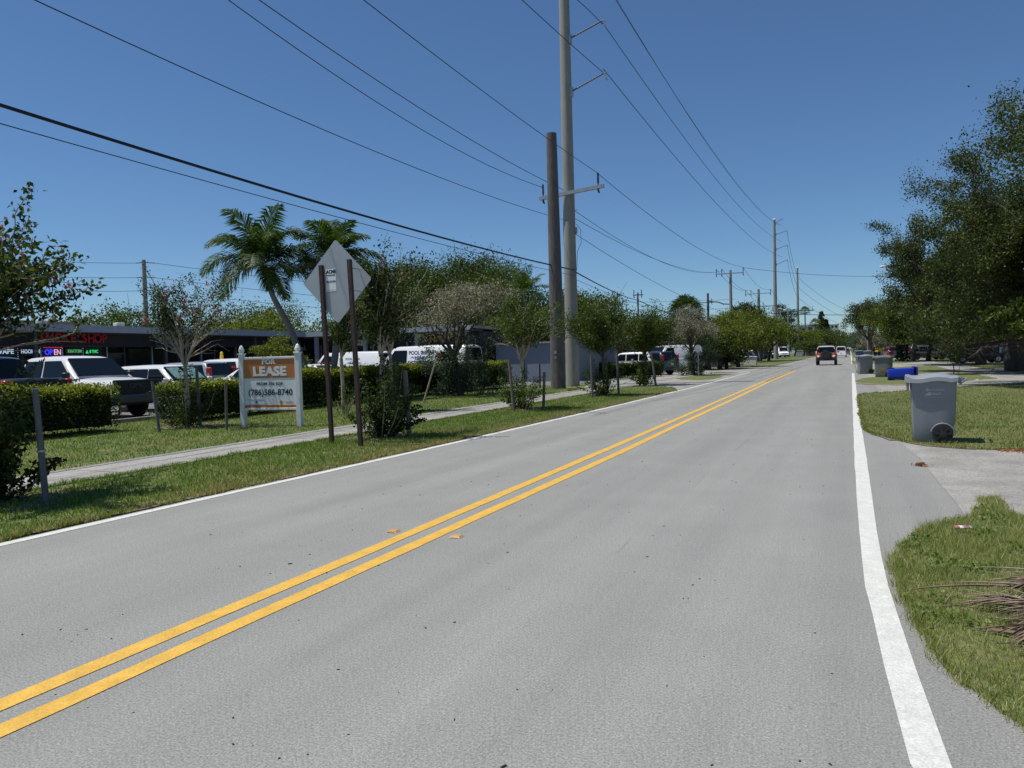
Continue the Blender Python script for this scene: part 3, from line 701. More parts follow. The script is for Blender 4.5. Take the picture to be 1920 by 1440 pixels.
MB().add([(-9, -2, 2.6), (9, -2, 2.6), (9, 8, 2.6), (-9, 8, 2.6), (-5, 3, 4.4), (5, 3, 4.4)], [(0, 1, 5, 4), (1, 2, 5), (2, 3, 4, 5), (3, 0, 4), (3, 2, 1, 0)]).build('roof', M['shingle'], t)
for dx in (-5, -1, 4): MB().box((dx, -1.05, 1.5), (1.4, .08, 1.1)).build('window', M['store_glass'], t)

# ================================================================== POLES AND WIRES
def arm(parent, z, r_at, dx, rise, name='insulator_arm'):
    """long slanting post insulator with clamp, towards +X"""
    b = MB(); p0 = Vector((r_at, 0, z)); p1 = Vector((r_at + dx, 0, z + rise)); n = 26; pts = []; rr = []
    for i in range(n + 1):
        pts.append(p0.lerp(p1, i / n)); rr.append(.055 if i % 2 else .036)
    b.tube(pts, rr, 8); o = b.build(name, M['insul'], parent)
    MB().box((r_at + .02, 0, z - .03), (.12, .22, .5), bev=.02).build('bracket', M['galv'], o)
    c = MB().box((p1.x + .05, 0, p1.z), (.14, .07, .07)); c.tube([(p1.x + .1, 0, p1.z), (p1.x + .12, 0, p1.z - .28)], .03, 6)
    c.tube([(p1.x + .12, -.16, p1.z - .3), (p1.x + .12, .16, p1.z - .3)], .035, 6); c.build('clamp', M['galv'], o)
    return o
def tall_pole(loc, H_, rb, rt, arms, label, lean=0.0):
    t = thing('transmission_pole', label, 'utility pole', loc)
    n = 12; prof = [(rb + (rt - rb) * i / n, H_ * i / n) for i in range(n + 1)]
    b = MB().lathe((0, 0, 0), prof, 20); b.build('shaft', M['conc_pole'], t, smooth=50)
    MB().lathe((0, 0, H_), [(rt * 1.05, 0), (rt * 1.05, .12), (.02, .3)], 16).build('cap', M['white'], t)
    for z, dx, rise in arms: arm(t, z, rb + (rt - rb) * z / H_, dx, rise)
    return t
P1 = (-13.3, 37.0)
tp = tall_pole(P1, 23.6, .355, .25, [(15.2, 1.75, .62), (17.9, 1.75, .55), (20.5, 1.7, .5)], 'tall round concrete pole standing right beside the dark wooden pole')
# crossarm with two pin insulators on the first tall pole
def crossarm(parent, z, x0, x1, pins, y=0.0, m='galv', tilt=0.0, s=.13, ins=.62):
    b = MB(); L = x1 - x0
    b.tube([(x0, y, z - tilt * L / 2), (x1, y, z + tilt * L / 2)], s * .62, 4)
    ca = b.build('crossarm', M[m], parent)
    for px_ in pins:
        zz = z + tilt * (px_ - (x0 + x1) / 2) + s * .5
        q = MB(); pr = [(.03, 0)]; h = ins
        for i in range(9): pr += [(.035, h * (.15 + .09 * i)), (.075, h * (.17 + .09 * i)), (.035, h * (.20 + .09 * i))]
        pr += [(.03, h)]; q.lathe((px_, y, zz), pr, 10); i_ = q.build('pin_insulator', M['insul_dark'], ca)
        q = MB(); q.tube([(px_ - .03, y, zz - .12), (px_ + .02, y, zz - .34), (px_ + .08, y - .02, zz - .42)], [.05, .06, .02], 6); q.build('stud', M['dark_metal'], ca)
    return ca
crossarm(tp, 9.95, -1.45, 2.05, (-1.25, 1.75), y=-.42, tilt=.075, s=.2)
q = MB(); q.tube([(-.36, 0, 9.0), (.5, -.1, 9.1)], .02, 6); q.box((.38, 0, 8.05), (.12, .12, .34), bev=.03); q.build('bracket', M['galv'], tp)
q = MB().lathe((0, 0, 5.83), [(.325, 0), (.325, .12)], 20); q.build('cable_band', M['dark_metal'], tp)
q = MB().tube([(.38, 0, 8.4), (.6, .05, 8.1), (.62, .05, 7.4), (.42, 0, 7.0), (.36, 0, 6.0)], .012, 5); q.build('ground_wire', M['dark_metal'], tp)

# weathered wooden pole stub in front of it
t = thing('wooden_pole', 'dark weathered square-topped wooden pole in front of the tall concrete pole', 'utility pole', (-12.760, 33.439))
Hw = 12.1; b = MB(); n = 14; K = 26; vs = []; fs = []
pr_ = random.Random(3); prof_k = [1 + pr_.choice((-.10, .03, .05, .02, .04)) for k in range(K)]
for i in range(n + 1):
    r = .35 - .115 * i / n
    for k in range(K):
        a = 6.283 * k / K; rr = r * prof_k[k] * (1 + pr_.uniform(-.012, .012)); vs.append((rr * math.cos(a) - .012 * i * .3, rr * math.sin(a), Hw * i / n))
for i in range(n):
    for k in range(K): fs.append((i * K + k, i * K + (k + 1) % K, (i + 1) * K + (k + 1) % K, (i + 1) * K + k))
fs.append(tuple(range(n * K, n * K + K))); b.add(vs, fs); b.build('shaft', M['wood_pole'], t, smooth=30)
for z in (2.6, 5.85, 8.9, 10.4, 11.2):
    MB().lathe((.05, -.31 + .011 * z, z), [(.03, -.03), (.03, 0)], 8, axis='y').build('bolt', M['galv'], t)
for z, w_ in ((1.75, .11), (1.5, .09)):
    MB().box((.02, -.345, z), (w_, .006, w_ * 1.3)).build('pole_tag', M['galv'], t)

tall_pole((-12.6, 146.2), 25.6, .40, .22, [(17.4, 1.9, .75), (20.2, 1.9, .6), (22.9, 1.9, .55), (24.9, 1.1, .8)], 'second tall concrete pole further along the left verge, with four arms')
t = tall_pole((-12.6, 211.3), 23.2, .42, .22, [], 'third tall concrete pole, orange stained at its foot')
MB().lathe((0, 0, 0), [(.375, 0), (.37, 2.8)], 20).build('stained_foot', M['stain'], t)
crossarm(t, 11.9, -3.2, 4.0, (3.6,), y=-.4, m='dark_metal', ins=1.0, s=.24)

def dist_pole(loc, H_, r, arms, label, m='conc_pole', name='utility_pole', extra=None):
    t = thing(name, label, 'utility pole', loc)
    MB().lathe((0, 0, 0), [(r, 0), (r * .62, H_)], 12).build('shaft', M[m], t, smooth=50)
    for z, x0, x1, pins, mm in arms: crossarm(t, z, x0, x1, pins, y=-r - .04, m=mm, s=.12, ins=.55)
    if extra: extra(t)
    return t
dist_pole((-13.0, 92.5), 11.3, .24, [(10.9, -1.7, 1.6, (-1.6, -.95, 1.5), 'galv')], 'grey distribution pole rising out of the yellow-green trees')
def clutter(t):
    b = MB(); b.tube([(-.3, -.4, 8.2), (-1.4, -.3, 8.0), (-2.0, -.3, 8.15)], .06, 5); b.lathe((.35, -.3, 7.4), [(.14, 0), (.14, .6)], 10); b.lathe((.9, -.3, 7.7), [(.08, 0), (.08, .5)], 8)
    b.tube([(0, -.25, 8.6), (.5, -.3, 8.0), (1.3, -.3, 8.5)], .03, 4); b.build('switchgear', M['dark_metal'], t)
    MB().box((.28, 0, 3.7), (.3, .34, 7.4)).build('splint', M['wood_pole'], t)
dist_pole((-13.0, 122.4), 11.2, .30, [(10.5, -2.0, 1.9, (-1.9, -1.1, 1.8), 'galv'), (8.5, -1.5, 3.0, (-.6, .7), 'dark_metal')], 'cluttered pole with two crossarms and a dark timber splint', extra=clutter)
dist_pole((-13.0, 183.3), 10.9, .27, [(10.6, -2.3, 2.2, (-2.2, -1.2, 2.1), 'galv')], 'distribution pole with one crossarm left of the stained tall pole')
dist_pole((-19.369, 114.218), 10.4, .26, [(9.0, -1.8, 1.0, (-1.6, .6), 'dark_metal')], 'dark wooden pole with tangled gear behind the cabbage palm', m='wood_pole', extra=lambda t: MB().tube([(.2, 0, 9.2), (1.5, 0, 9.0), (2.2, 0, 8.7), (3.2, 0, 8.6)], .09, 5).build('splice_case', M['dark_metal'], t))
dist_pole((-22.714, 86.337), 8.8, .17, [(8.5, -.5, .7, (-.4, .5), 'dark_metal')], 'slim pole above the third crape myrtle right of the tall pole')
dist_pole((-53.087, 43.979), 10.4, .25, [], 'pale pole standing behind the shop roof at left', extra=lambda t: [MB().tube([(-.9, 0, z), (0, 0, z), (.9, .3, z - .1)], .035, 5).build('insulator', M['insul_dark'], t) for z in (10.2, 9.0, 7.9)])
dist_pole((-17.645, 244.611), 10.5, .18, [], 'thin far pole among the trees, just left of the crossarm pole')
dist_pole((2.496, 132.940), 9.6, .12, [], 'thin pole over the treetops right of the road')
dist_pole((-8.368, 358.664), 8.5, .10, [], 'very distant thin pole over the white van')

def wire(co, X, y0, y1, r, label, m='wire', n=26, group='overhead wires along the road'):
    a, b_, c = co; pts = []
    for i in range(n + 1):
        y = y0 + (y1 - y0) * i / n; x = X[0] + (X[1] - X[0]) * i / n if isinstance(X, tuple) else X
        pts.append((x, y, a + b_ * y + c * y * y))
    o = MB().tube(pts, r, 5, cap=False).build('power_line' if m == 'wire' else 'cable', M[m]); tag(o, label, 'wire' if m == 'wire' else 'cable', group); return o
def span(p, q, sag, r, label, m='wire', n=22):
    p = Vector(p); q = Vector(q)
    pts = [p.lerp(q, i / n) - Vector((0, 0, 4 * sag * (i / n) * (1 - i / n))) for i in range(n + 1)]
    o = MB().tube(pts, r, 5, cap=False).build('power_line' if m == 'wire' else 'cable', M[m]); tag(o, label, 'wire' if m == 'wire' else 'cable', 'overhead wires along the road'); return o
wire((6.280, -0.044098, 0.000975), -12.9, -8, 36.6, .033, 'thick black bundled cable crossing the left sky down to the wooden pole', 'cable')
wire((5.869, -0.028975, 0.000649), -12.9, -8, 36.6, .010, 'thin wire just under the thick black cable')
wire((8.606, -0.067427, 0.001771), -13.2, -6, 36.6, .012, 'single wire descending from upper left to mid height of the wooden pole')
wire((13.992, -0.270, 0.004696), -14.6, 4, 36.6, .014, 'wire ending at the left pin of the crossarm')
wire((12.394, -0.155, 0.002534), -13.4, 4, 36.6, .014, 'wire passing behind the wooden pole above the crossarm')
wire((12.038, -0.078367, 0.001207), -11.6, 6, 36.6, .014, 'wire running over the wooden pole top to the right crossarm pin')
wire((13.930, -0.126, 0.001083), (-11.6, -11.5), 36.6, 92.4, .016, 'wire from the right crossarm pin on to the next distribution pole')
wire((14.748, -0.020831, 0.001385), -11.3, 16, 37.1, .018, 'high wire passing the tall pole to its lowest long arm')
wire((18.260, -0.080529, 0.000574), -11.3, 37.1, 146, .020, 'high wire from the lowest long arm to the second tall pole')
wire((3.125, 0.752, -0.009245), -11.3, 22, 37.1, .018, 'short piece of high wire above the middle long arm')
wire((20.863, -0.090971, 0.000655), -11.3, 37.1, 146, .020, 'high wire from the middle long arm to the second tall pole')
wire((23.487, -0.103, 0.000744), -11.3, 37.1, 146, .020, 'topmost high wire running to the second tall pole')
wire((24.553, -0.121, 0.000829), -11.5, 37.1, 146, .010, 'faint shield wire close beside the topmost high wire')
span((-12.95, 37, 5.88), ((-22.714, 86.337), 0)[0] + (7.9,), .2, .036, 'thick black cable leaving the tall pole to the slim pole', 'cable')
span((-22.714, 86.337) + (7.9,), (-13.0, 122.4, 5.4), 1.2, .045, 'thick black cable sagging behind the cabbage palm', 'cable')
span((-12.95, 37, 5.5), (-13, 92.5, 6.0), 1.0, .010, 'thin wire under the thick cable right of the tall pole')
span((-13.0, 37, 8.7), (-14.4, 92.5, 11.2), .9, .014, 'middle wire between the first tall pole and the distribution pole')
span((-13.0, 37, 9.1), (-14.0, 92.5, 11.3), 1.3, .014, 'upper middle wire between the first tall pole and the distribution pole')
span((-13.0, 37, 7.9), (-13.0, 122.4, 7.5), 1.6, .014, 'low wire from the first tall pole to the cluttered pole')
for k, (x0, x1, s_) in enumerate(((-14.6, -14.9, .7), (-13.95, -14.1, .8), (-11.5, -11.2, .9))):
    span((x0, 92.5, 11.5), (x1, 122.4, 11.1), s_, .018, ['left of three wires between the two nearer crossarm poles', 'middle of three wires between the two nearer crossarm poles', 'right of three wires between the two nearer crossarm poles'][k])
    span((x1, 122.4, 11.1), (x1, 183.3, 11.1), 1.3, .022, ['left of three wires running on past the second tall pole', 'middle of three wires running on past the second tall pole', 'right of three wires running on past the second tall pole'][k])
for k, z in enumerate((18.0, 20.7, 23.3)):
    span((-10.4, 146.2, z), (-12.2, 211.3, z - 2.6), 1.8, .03, ['lowest wire between second and third tall poles', 'middle wire between second and third tall poles', 'upper wire between second and third tall poles'][k])
    span((-12.2, 211.3, z - 2.9), (14, 330, z - 6.5), 5.0, .035, ['lowest of three wires sweeping right from the third tall pole', 'middle of three wires sweeping right from the third tall pole', 'highest of three wires sweeping right from the third tall pole'][k])
span((-11.5, 92.5, 11.5), (9, 118, 11.6), .6, .022, 'wire crossing over the road to the right hand treetops')
span((-13.0, 122.4, 7.6), (9.5, 150, 7.9), .5, .045, 'black cable crossing the road low over the red car', 'cable')
q0 = (-53.087, 43.979); q0 = Vector((q0[0], q0[1], 0))
for k, z in enumerate((10.2, 9.0, 7.9)):
    span(q0 + Vector((-.9, 0, z)), (-62, 28, z + .3), .35, .018, ['top wire left of the pale pole behind the shops', 'middle wire left of the pale pole behind the shops', 'bottom wire left of the pale pole behind the shops'][k])
    span(q0 + Vector((.9, .3, z - .1)), (-14.5, 108, z - 1.3), 1.5, .018, ['top wire right of the pale pole behind the shops', 'middle wire right of the pale pole behind the shops', 'bottom wire right of the pale pole behind the shops'][k])

# street light arms at right
for k, (px_, w_) in enumerate((((7.302, 108.762), 1), ((8.533, 141.175), 1))):
    z = (12.0, 9.4)[k]
    t = thing('street_lamp', ['street lamp arm reaching out of the near oak foliage', 'smaller street lamp arm reaching out of the far tree'][k], 'street lamp', px_)
    MB().lathe((0, 0, 0), [(.13, 0), (.08, z - .2)], 10).build('pole', M['conc_pole'], t)
    MB().tube([(0, 0, z - .25), (-.8, 0, z), (-3.0, 0, z + .12)], .045, 6).build('arm', M['galv'], t)
    MB().lathe((-3.4, 0, z + .1), [(.03, -.42), (.13, -.3), (.17, 0), (.12, .28), (.04, .4)], 10, axis='x').build('lamp_head', M['white'], t)

# ================================================================== SIGNS, POSTS, STAKES
# for-lease board
a = Vector((-13.813, 14.168)); c = Vector((-12.251, 14.407)); d = (c - a); rz = math.atan2(d.y, d.x); Wd = d.length; mid = (a + c) / 2
t = thing('lease_sign', 'white framed FOR LEASE board with an orange top on two posts', 'sign', (mid.x, mid.y), rz)
for sx in (-1, 1):
    p = MB().box((sx * Wd / 2, 0, .90), (.125, .125, 1.80), bev=.008).build('post', M['white'], t)
    MB().box((sx * Wd / 2, 0, 1.81), (.16, .16, .035), bev=.006).build('collar', M['white'], p)
    MB().lathe((sx * Wd / 2, 0, 1.83), [(.035, 0), (.075, .05), (.07, .09), (.04, .16), (.006, .2)], 14).build('finial', M['white'], p)
for z in (1.70, .44): MB().box((0, 0, z), (Wd - .125, .07, .055), bev=.005).build('rail', M['white'], t)
bd = MB().box((0, 0, 1.07), (Wd - .128, .03, 1.205)).build('board', M['white_flat'], t)
MB().box((0, -.018, 1.44), (Wd - .135, .006, .475)).build('orange_field', M['orange'], bd)
MB().box((0, -.018, .505), (Wd - .135, .006, .07)).build('orange_strip', M['orange'], bd)
FY = (R(90), 0, 0)
text('lettering', 'FOR', .165, M['white_flat'], bd, (-.02, -.024, 1.60), FY, .002, .007, 1.2)
text('lettering', 'LEASE', .30, M['white_flat'], bd, (0, -.024, 1.36), FY, .002, .014, 1.2)
text('lettering', 'FROM 350 SQF.', .10, M['black'], bd, (0, -.018, 1.06), FY, .001, .002, 1.15)
text('lettering', '(786)586-8740', .205, M['black'], bd, (0, -.018, .845), FY, .001, .004, 1.02)
text('lettering', 'community', .05, M['orange'], bd, (.52, -.018, .61), FY, .001, 0)
MB().box((-.42, -.017, .67), (.42, .003, .008)).build('print_line', M['orange'], bd)
MB().box((-.38, -.017, .55), (.48, .003, .006)).build('print_line', M['blue_frame'], bd)
MB().lathe((-.40, -.018, .615), [(.032, 0), (.032, .004)], 10, axis='y').build('emblem', M['navy_print'], bd)
MB().lathe((.30, -.018, .605), [(.045, 0), (.045, .004)], 12, axis='y').build('emblem', M['gold_letter'], bd)

# diamond warning sign seen from behind
a = Vector((-8.959, 11.401)); c = Vector((-8.125, 11.159))
t = thing('warning_sign', 'back of a grey diamond road sign on two brown steel posts', 'road sign', ((a.x + c.x) / 2, (a.y + c.y) / 2))
for k, (pp, h_) in enumerate(((a, 3.38), (c, 3.40))):
    lx, ly = pp.x - t.location.x, pp.y - t.location.y; b = MB()
    tx = -.05; u = .034
    for sg in (-1, 1): b.box((lx + sg * u, ly + .012, h_ / 2), (.012, .05, h_))
    b.box((lx, ly - .015, h_ / 2), (.075, .010, h_)); pst = b.build('post', M['rust_post'], t)
    for vt in pst.data.vertices: vt.co.x -= vt.co.z * .034
pl = MB(); hd = .785; n = 10; rr = .05
pts = []
for k in range(4):
    an = math.pi / 2 * k; ct = (math.cos(an) * (hd - rr * 1.4), math.sin(an) * (hd - rr * 1.4))
    for j in range(5):
        a2 = an - math.pi / 4 + math.pi / 2 * j / 4; pts.append((ct[0] + rr * math.cos(a2), ct[1] + rr * math.sin(a2)))
pl.prism(pts, -.0018, .0018)
p = pl.build('plate', M['sign_back'], t); p.rotation_euler = (R(90), 0, 0); p.location = (-.20, .16, 3.06)
s_ = MB().box((-.13, .03, .0045), (.235, .42, .002)).build('sticker', M['white_flat'], p)
p.location = (-.20, .16, 3.06)
RP = (0, 0, 0)
def stick(sx_, sy_, st, size, m, bold=0.0, hx=1.0):
    o = text('lettering', st, size, m, None, (0, 0, 0), (0, 0, 0), .0008, bold, hx); o.parent = s_; o.location = (sx_, sy_, .0065); o.rotation_euler = (0, 0, 0); return o
stick(-.12, .185, 'ACME', .09, M['black'], .004, .9); stick(-.13, .12, 'BARRICADES', .035, M['black'], .001)
stick(-.13, .0, '800-373-7704', .052, M['navy_print'], .002, .72)
MB().add([(-.245, .155, .0065), (-.232, .155, .0065), (-.205, .215, .0065), (-.218, .215, .0065), (-.222, .155, .0065), (-.21, .155, .0065), (-.185, .215, .0065), (-.197, .215, .0065)], [(0, 1, 2, 3), (4, 5, 6, 7)]).build('emblem', M['black'], s_)
MB().box((-.13, -.155, .0062), (.2, .006, .001)).build('print_line', M['grey_print'], s_)
# clamps
for lx_, ly_ in ((a.x - t.location.x, a.y - t.location.y), (c.x - t.location.x, c.y - t.location.y)):
    for z_ in (2.85, 3.25): MB().tube([(lx_ - .1, ly_, z_), (lx_ - .1, .16, z_)], .012, 6).build('bolt', M['galv'], t)

def stake(b_, t_, r, label, m='post_wood', name='tree_stake', cat='stake', band=False, sq=False, group=None):
    o = thing(name, label, cat, b_, 0, group)
    dx, dy, dz = t_
    MB().tube([(0, 0, -.02), (dx * .5, dy * .5, dz * .5), (dx, dy, dz)], [r, r * .97, r * .93], 4 if sq else 9).build('pole', M[m], o, smooth=50)
    if band:
        MB().lathe((dx * .46, dy * .46, dz * .46), [(r * 1.15, 0), (r * 1.15, .02)], 9).build('tie_wire', M['galv'], o)
        MB().lathe((dx, dy, dz), [(r * .95, -.03), (r * .9, .012)], 9).build('top_rim', M['galv'], o)
    return o
stake((-8.410, 5.525), (-.10, .0, 1.33), .036, 'thick grey round stake beside the leftmost street tree', 'grey_post', band=True)
stake((-14.747, 12.446), (-.17, 0, 1.22), .036, 'leaning grey stake between the clipped hedge and the second tree', 'grey_post')
stake((-15.084, 13.973), (-.06, 0, 1.55), .04, 'dark upright stake half hidden in the second tree', 'grey_post')
stake((-13.392, 13.174), (.03, 0, 1.15), .034, 'short wooden stake just left of the lease board')
stake((-8.101, 12.781), (-.06, 0, 1.35), .05, 'upright wooden stake right of the tree clump behind the diamond sign')
stake((-13.810, 22.727), (.62, 0, 1.62), .028, 'thin pale pole leaning against the hedge', 'pale_bark')
stake((-8.791, 19.445), (-.12, 0, 1.5), .045, 'left of two stakes holding the pale-limbed tree before the tall poles')
stake((-8.317, 20.516), (.06, 0, 1.1), .045, 'right of two stakes holding the pale-limbed tree before the tall poles')
stake((-8.626, 26.082), (-.02, 0, 1.55), .045, 'leftmost dark stake of the tree just right of the tall pole', 'grey_post')
stake((-8.823, 28.570), (-.02, 0, 1.3), .045, 'middle dark stake right of the tall pole', 'grey_post')
stake((-8.355, 28.541), (-.04, 0, 1.75), .05, 'rightmost dark stake of the tree right of the tall pole', 'grey_post')
stake((-9.546, 36.270), (.5, .1, 1.0), .05, 'slanting brace under the tree at the driveway corner')
stake((-8.538, 35.515), (-.2, 0, 1.6), .055, 'leaning stake at the corner of the grass by the driveway', 'grey_post')
stake((-13.975, 63.373), (-.1, 0, 2.6), .05, 'thin dark pole in front of the parked white van', 'grey_post')
stake((-18.123, 24.184), (-.12, 0, 1.45), .055, 'square white post in front of the hedge behind the diamond sign', 'white', name='white_post', cat='post', sq=True)
stake((-13.341, 48.931), (0, 0, 1.25), .09, 'short white post in front of the dark second hedge', 'white', name='white_post', cat='post', sq=True)
stake((-13.139, 103.746), (0, 0, 2.1), .10, 'short white post beside the silver saloon car', 'white', name='white_post', cat='post', sq=True)
stake((2.135, 64.600), (.05, 0, 1.5), .05, 'thin dark stake behind the second grey bin', 'grey_post')
sk_ = stake((9.375, 70.024), (.75, .2, 3.2), .035, 'thin leaning pole with an orange top on the right lawn')
MB().lathe((.75, .2, 3.2), [(.06, -.1), (.07, .2), (.02, .3)], 8).build('orange_tip', M['orange'], sk_)
stake((-13.985, 34.141), (0, 0, 1.2), .04, 'small dark post at the end of the hedge by the drive', 'trim', name='marker_post', cat='post')

# utility cabinets
for k, (xy, wdt, hgt, lb) in enumerate((((-10.188, 86.739), 1.35, 1.0, 'pale low utility box on the grass beside the silver car'), ((-9.936, 171.876), 1.1, 1.5, 'small grey cabinet right of the stained tall pole'), ((-9.009, 209.883), 3.4, 1.9, 'wide grey-green cabinet beside the road left of the orange off-roader'))):
    t = thing('utility_box', lb, 'utility box', xy)
    MB().box((0, 0, hgt * .45), (wdt, wdt * .7, hgt * .9), bev=.03).build('cabinet', M[('pale_wall', 'grey_wall', 'bin_dark')[k]], t)
    MB().box((0, 0, hgt * .95), (wdt * 1.08, wdt * .78, hgt * .1), bev=.03).build('lid', M[('pale_wall', 'grey_wall', 'bin_dark')[k]], t)

# round white dish sign near the grey dead shrub
q = (-9.298, 50.695)
t = thing('round_sign', 'small round pale sign disc beside the second grey dying shrub', 'sign', (q[0], q[1]))
MB().tube([(0, 0, 0), (0, 0, 1.6)], .03, 8).build('post', M['galv'], t)
MB().lathe((0, -.04, 1.85), [(.24, 0), (.24, .012)], 18, axis='y').build('disc', M['pale_wall'], t)

# raised pavement markers
for k, (x_, y_) in enumerate(((-3.79, 5.66), (-3.14, 5.66), (-3.94, 17.3), (-3.24, 17.3), (-4.02, 28.7), (-3.32, 28.7))):
    t = thing('road_marker', ['amber road stud left of the nearest double line', 'amber road stud right of the nearest double line', 'second amber stud on the left of the double line', 'second amber stud on the right of the double line', 'third and smallest amber stud on the left of the line', 'third and smallest amber stud on the right of the line'][k], 'road stud', (x_, y_, .002), R(2))
    MB().box((0, 0, .008), (.105, .095, .016), taper=.68).build('housing', M['marker'], t)
    b = MB(); b.add([(-.042, -.0485, .003), (.042, -.0485, .003), (.034, -.036, .0155), (-.034, -.036, .0155)], [(0, 1, 2, 3)]); b.build('reflector', M['marker_lens'], t)

# ================================================================== BINS
def bin_(label, loc, rz, body, lid, h=1.1, L=.70, W=.62, detail=True, lying=False, group='wheeled bins put out along the right verge', lidopen=0.0, writing=None):
    """front faces local -X, wheels and handle at +X"""
    t = thing('wheelie_bin', label, 'bin', loc, rz, group)
    # body: tapered shell with rounded corners, wheel recess at the back
    st = [(0.0, .30, .235), (.03, .315, .245), (.30, .325, .262), (.78 * h, .345, .29), (.90 * h, .352, .30), (.905 * h, .372, .318), (.955 * h, .374, .32)]
    N = 24; vs = []; fs = []
    for z, a, b_ in st:
        a *= L / .70; b_ *= W / .62
        for k in range(N):
            an = 6.2832 * k / N; cx, sx = math.cos(an), math.sin(an); p = 7.0
            rr = (abs(cx) ** p + abs(sx) ** p) ** (-1 / p); x = a * rr * cx; y = b_ * rr * sx
            if x > 0 and z < .28: x *= .60 + .40 * (z / .28) ** .7
            vs.append((x, y, z + .012))
    m_ = len(st)
    for i in range(m_ - 1):
        for k in range(N): fs.append((i * N + k, i * N + (k + 1) % N, (i + 1) * N + (k + 1) % N, (i + 1) * N + k))
    fs.append(tuple(range(N - 1, -1, -1)))
    inner = len(vs); z0, a, b_ = st[-1]
    for k in range(N):
        v = vs[(m_ - 1) * N + k]; vs.append((v[0] * .93, v[1] * .93, v[2]))
    for k in range(N): fs.append(((m_ - 1) * N + k, (m_ - 1) * N + (k + 1) % N, inner + (k + 1) % N, inner + k))
    for k in range(N):
        v = vs[k]; vs.append((v[0] * .9, v[1] * .9, .25))
    for k in range(N): fs.append((inner + k, inner + (k + 1) % N, inner + N + (k + 1) % N, inner + N + k))
    fs.append(tuple(inner + N + k for k in range(N)))
    bb = MB().add(vs, fs).build('body', M[body], t, smooth=40)
    # lid: domed with overhang and wavy edge, hinge at back
    lb = MB(); nx, ny = 14, 8; top = []; ax, ay = .405 * L / .70, .345 * W / .62
    def ztop(u, v): return .055 * (1 - abs(v) ** 4) * (1 - .55 * abs(u) ** 3) + .018 * math.sin(u * 4.2 + .6) + (.02 if abs(u) > .8 and abs(v) > .5 else 0)
    vs = []; fs = []
    for i in range(nx + 1):
        for j in range(ny + 1):
            u, v = -1 + 2 * i / nx, -1 + 2 * j / ny
            e = 1 - .06 * (abs(u) ** 6) * (abs(v) ** 6)
            vs.append((u * ax * e - .02, v * ay * e, ztop(u, v)))
    for i in range(nx):
        for j in range(ny): fs.append((i * (ny + 1) + j, (i + 1) * (ny + 1) + j, (i + 1) * (ny + 1) + j + 1, i * (ny + 1) + j + 1))
    ring = [i * (ny + 1) for i in range(nx + 1)] + [nx * (ny + 1) + j for j in range(1, ny + 1)] + [i * (ny + 1) + ny for i in range(nx - 1, -1, -1)] + [j for j in range(ny - 1, 0, -1)]
    k0 = len(vs)
    for q in ring: v = vs[q]; vs.append((v[0] * 1.012, v[1] * 1.02, v[2] - .062 - (.03 if v[0] < -ax * .8 else 0)))
    for k in range(len(ring)): k2 = (k + 1) % len(ring); fs.append((ring[k], k0 + k, k0 + k2, ring[k2]))
    ld = lb.add(vs, fs).build('lid', M[lid], t, smooth=45)
    ld.location = (0, 0, .965 * h + .008); 
    if lidopen: ld.rotation_euler = (0, lidopen, 0); ld.location = (.34 * L / .70 * (1 - math.cos(lidopen)), 0, .965 * h + .34 * math.sin(lidopen) * .9)
    hb = MB(); hb.tube([(.37, -.24, .88 * h), (.44, -.24, .93 * h), (.46, -.2, .955 * h), (.46, .2, .955 * h), (.44, .24, .93 * h), (.37, .24, .88 * h)], .016, 8)
    hb.add([(.36, -.25, .86 * h), (.44, -.245, .955 * h), (.355, -.25, .955 * h)], [(0, 1, 2)]); hb.add([(.36, .25, .86 * h), (.44, .245, .955 * h), (.355, .25, .955 * h)], [(2, 1, 0)])
    hb.build('handle', M[body], t)
    MB().box((-.385 * L / .7, 0, .87 * h), (.035, .50, .20), bev=.01).build('lift_lip', M[body], t)
    for s in (-1, 1):
        wc = ((.13 if L < .68 else .245 * L / .70 - .02), s * (.262 * W / .62 + .005), .148)
        q = MB().lathe(wc, [(.075, -.04), (.145, -.035), (.148, 0), (.145, .035), (.075, .04)], 22, axis='y').build('wheel', M['rubber'], t, smooth=40)
        sp = MB().lathe((wc[0], wc[1], wc[2]), [(.02, -.047), (.06, -.044), (.06, .044), (.02, .047)], 12, axis='y')
        for k in range(8):
            a2 = k * math.pi / 4; sp.tube([(wc[0] + .05 * math.cos(a2), wc[1] - .043, wc[2] + .05 * math.sin(a2)), (wc[0] + .115 * math.cos(a2), wc[1] - .040, wc[2] + .115 * math.sin(a2))], .008, 4)
        sp.build('hub', M['trim'], q)
        MB().tube([(wc[0] + .165 * math.cos(a2) , s * .285 * W / .62, wc[2] + .165 * math.sin(a2)) for a2 in [R(d_) for d_ in range(-10, 190, 20)]], .014, 6).build('wheel_arch', M[body], t)
    MB().tube([(.22, -.25, .148), (.22, .25, .148)], .012, 6).build('axle', M['galv'], t)
    if detail:
        f = -(.278 * W / .62) - .006
        text('lettering', 'pompano', .062, M['grey_print'], bb, (.035, f - .012, .80 * h), FY, .001, .001)
        text('lettering', 'beach', .068, M['grey_print'], bb, (.03, f - .010, .74 * h), FY, .001, .002)
        MB().lathe((-.085, f - .010, .80 * h), [(.02, 0), (.02, .002)], 12, axis='y').build('emblem', M['grey_print'], bb)
        MB().add([(-.13, f - .008, .71 * h), (-.035, f - .008, .71 * h), (-.05, f - .010, .765 * h), (-.1, f - .010, .735 * h)], [(0, 1, 2, 3)]).build('emblem', M['grey_print'], bb)
        MB().box((.0, f - .008, .685 * h), (.24, .002, .006)).build('print_line', M['grey_print'], bb)
        MB().box((.09, f - .014, .90 * h), (.12, .002, .012)).build('print_line', M['grey_print'], bb)
    return t
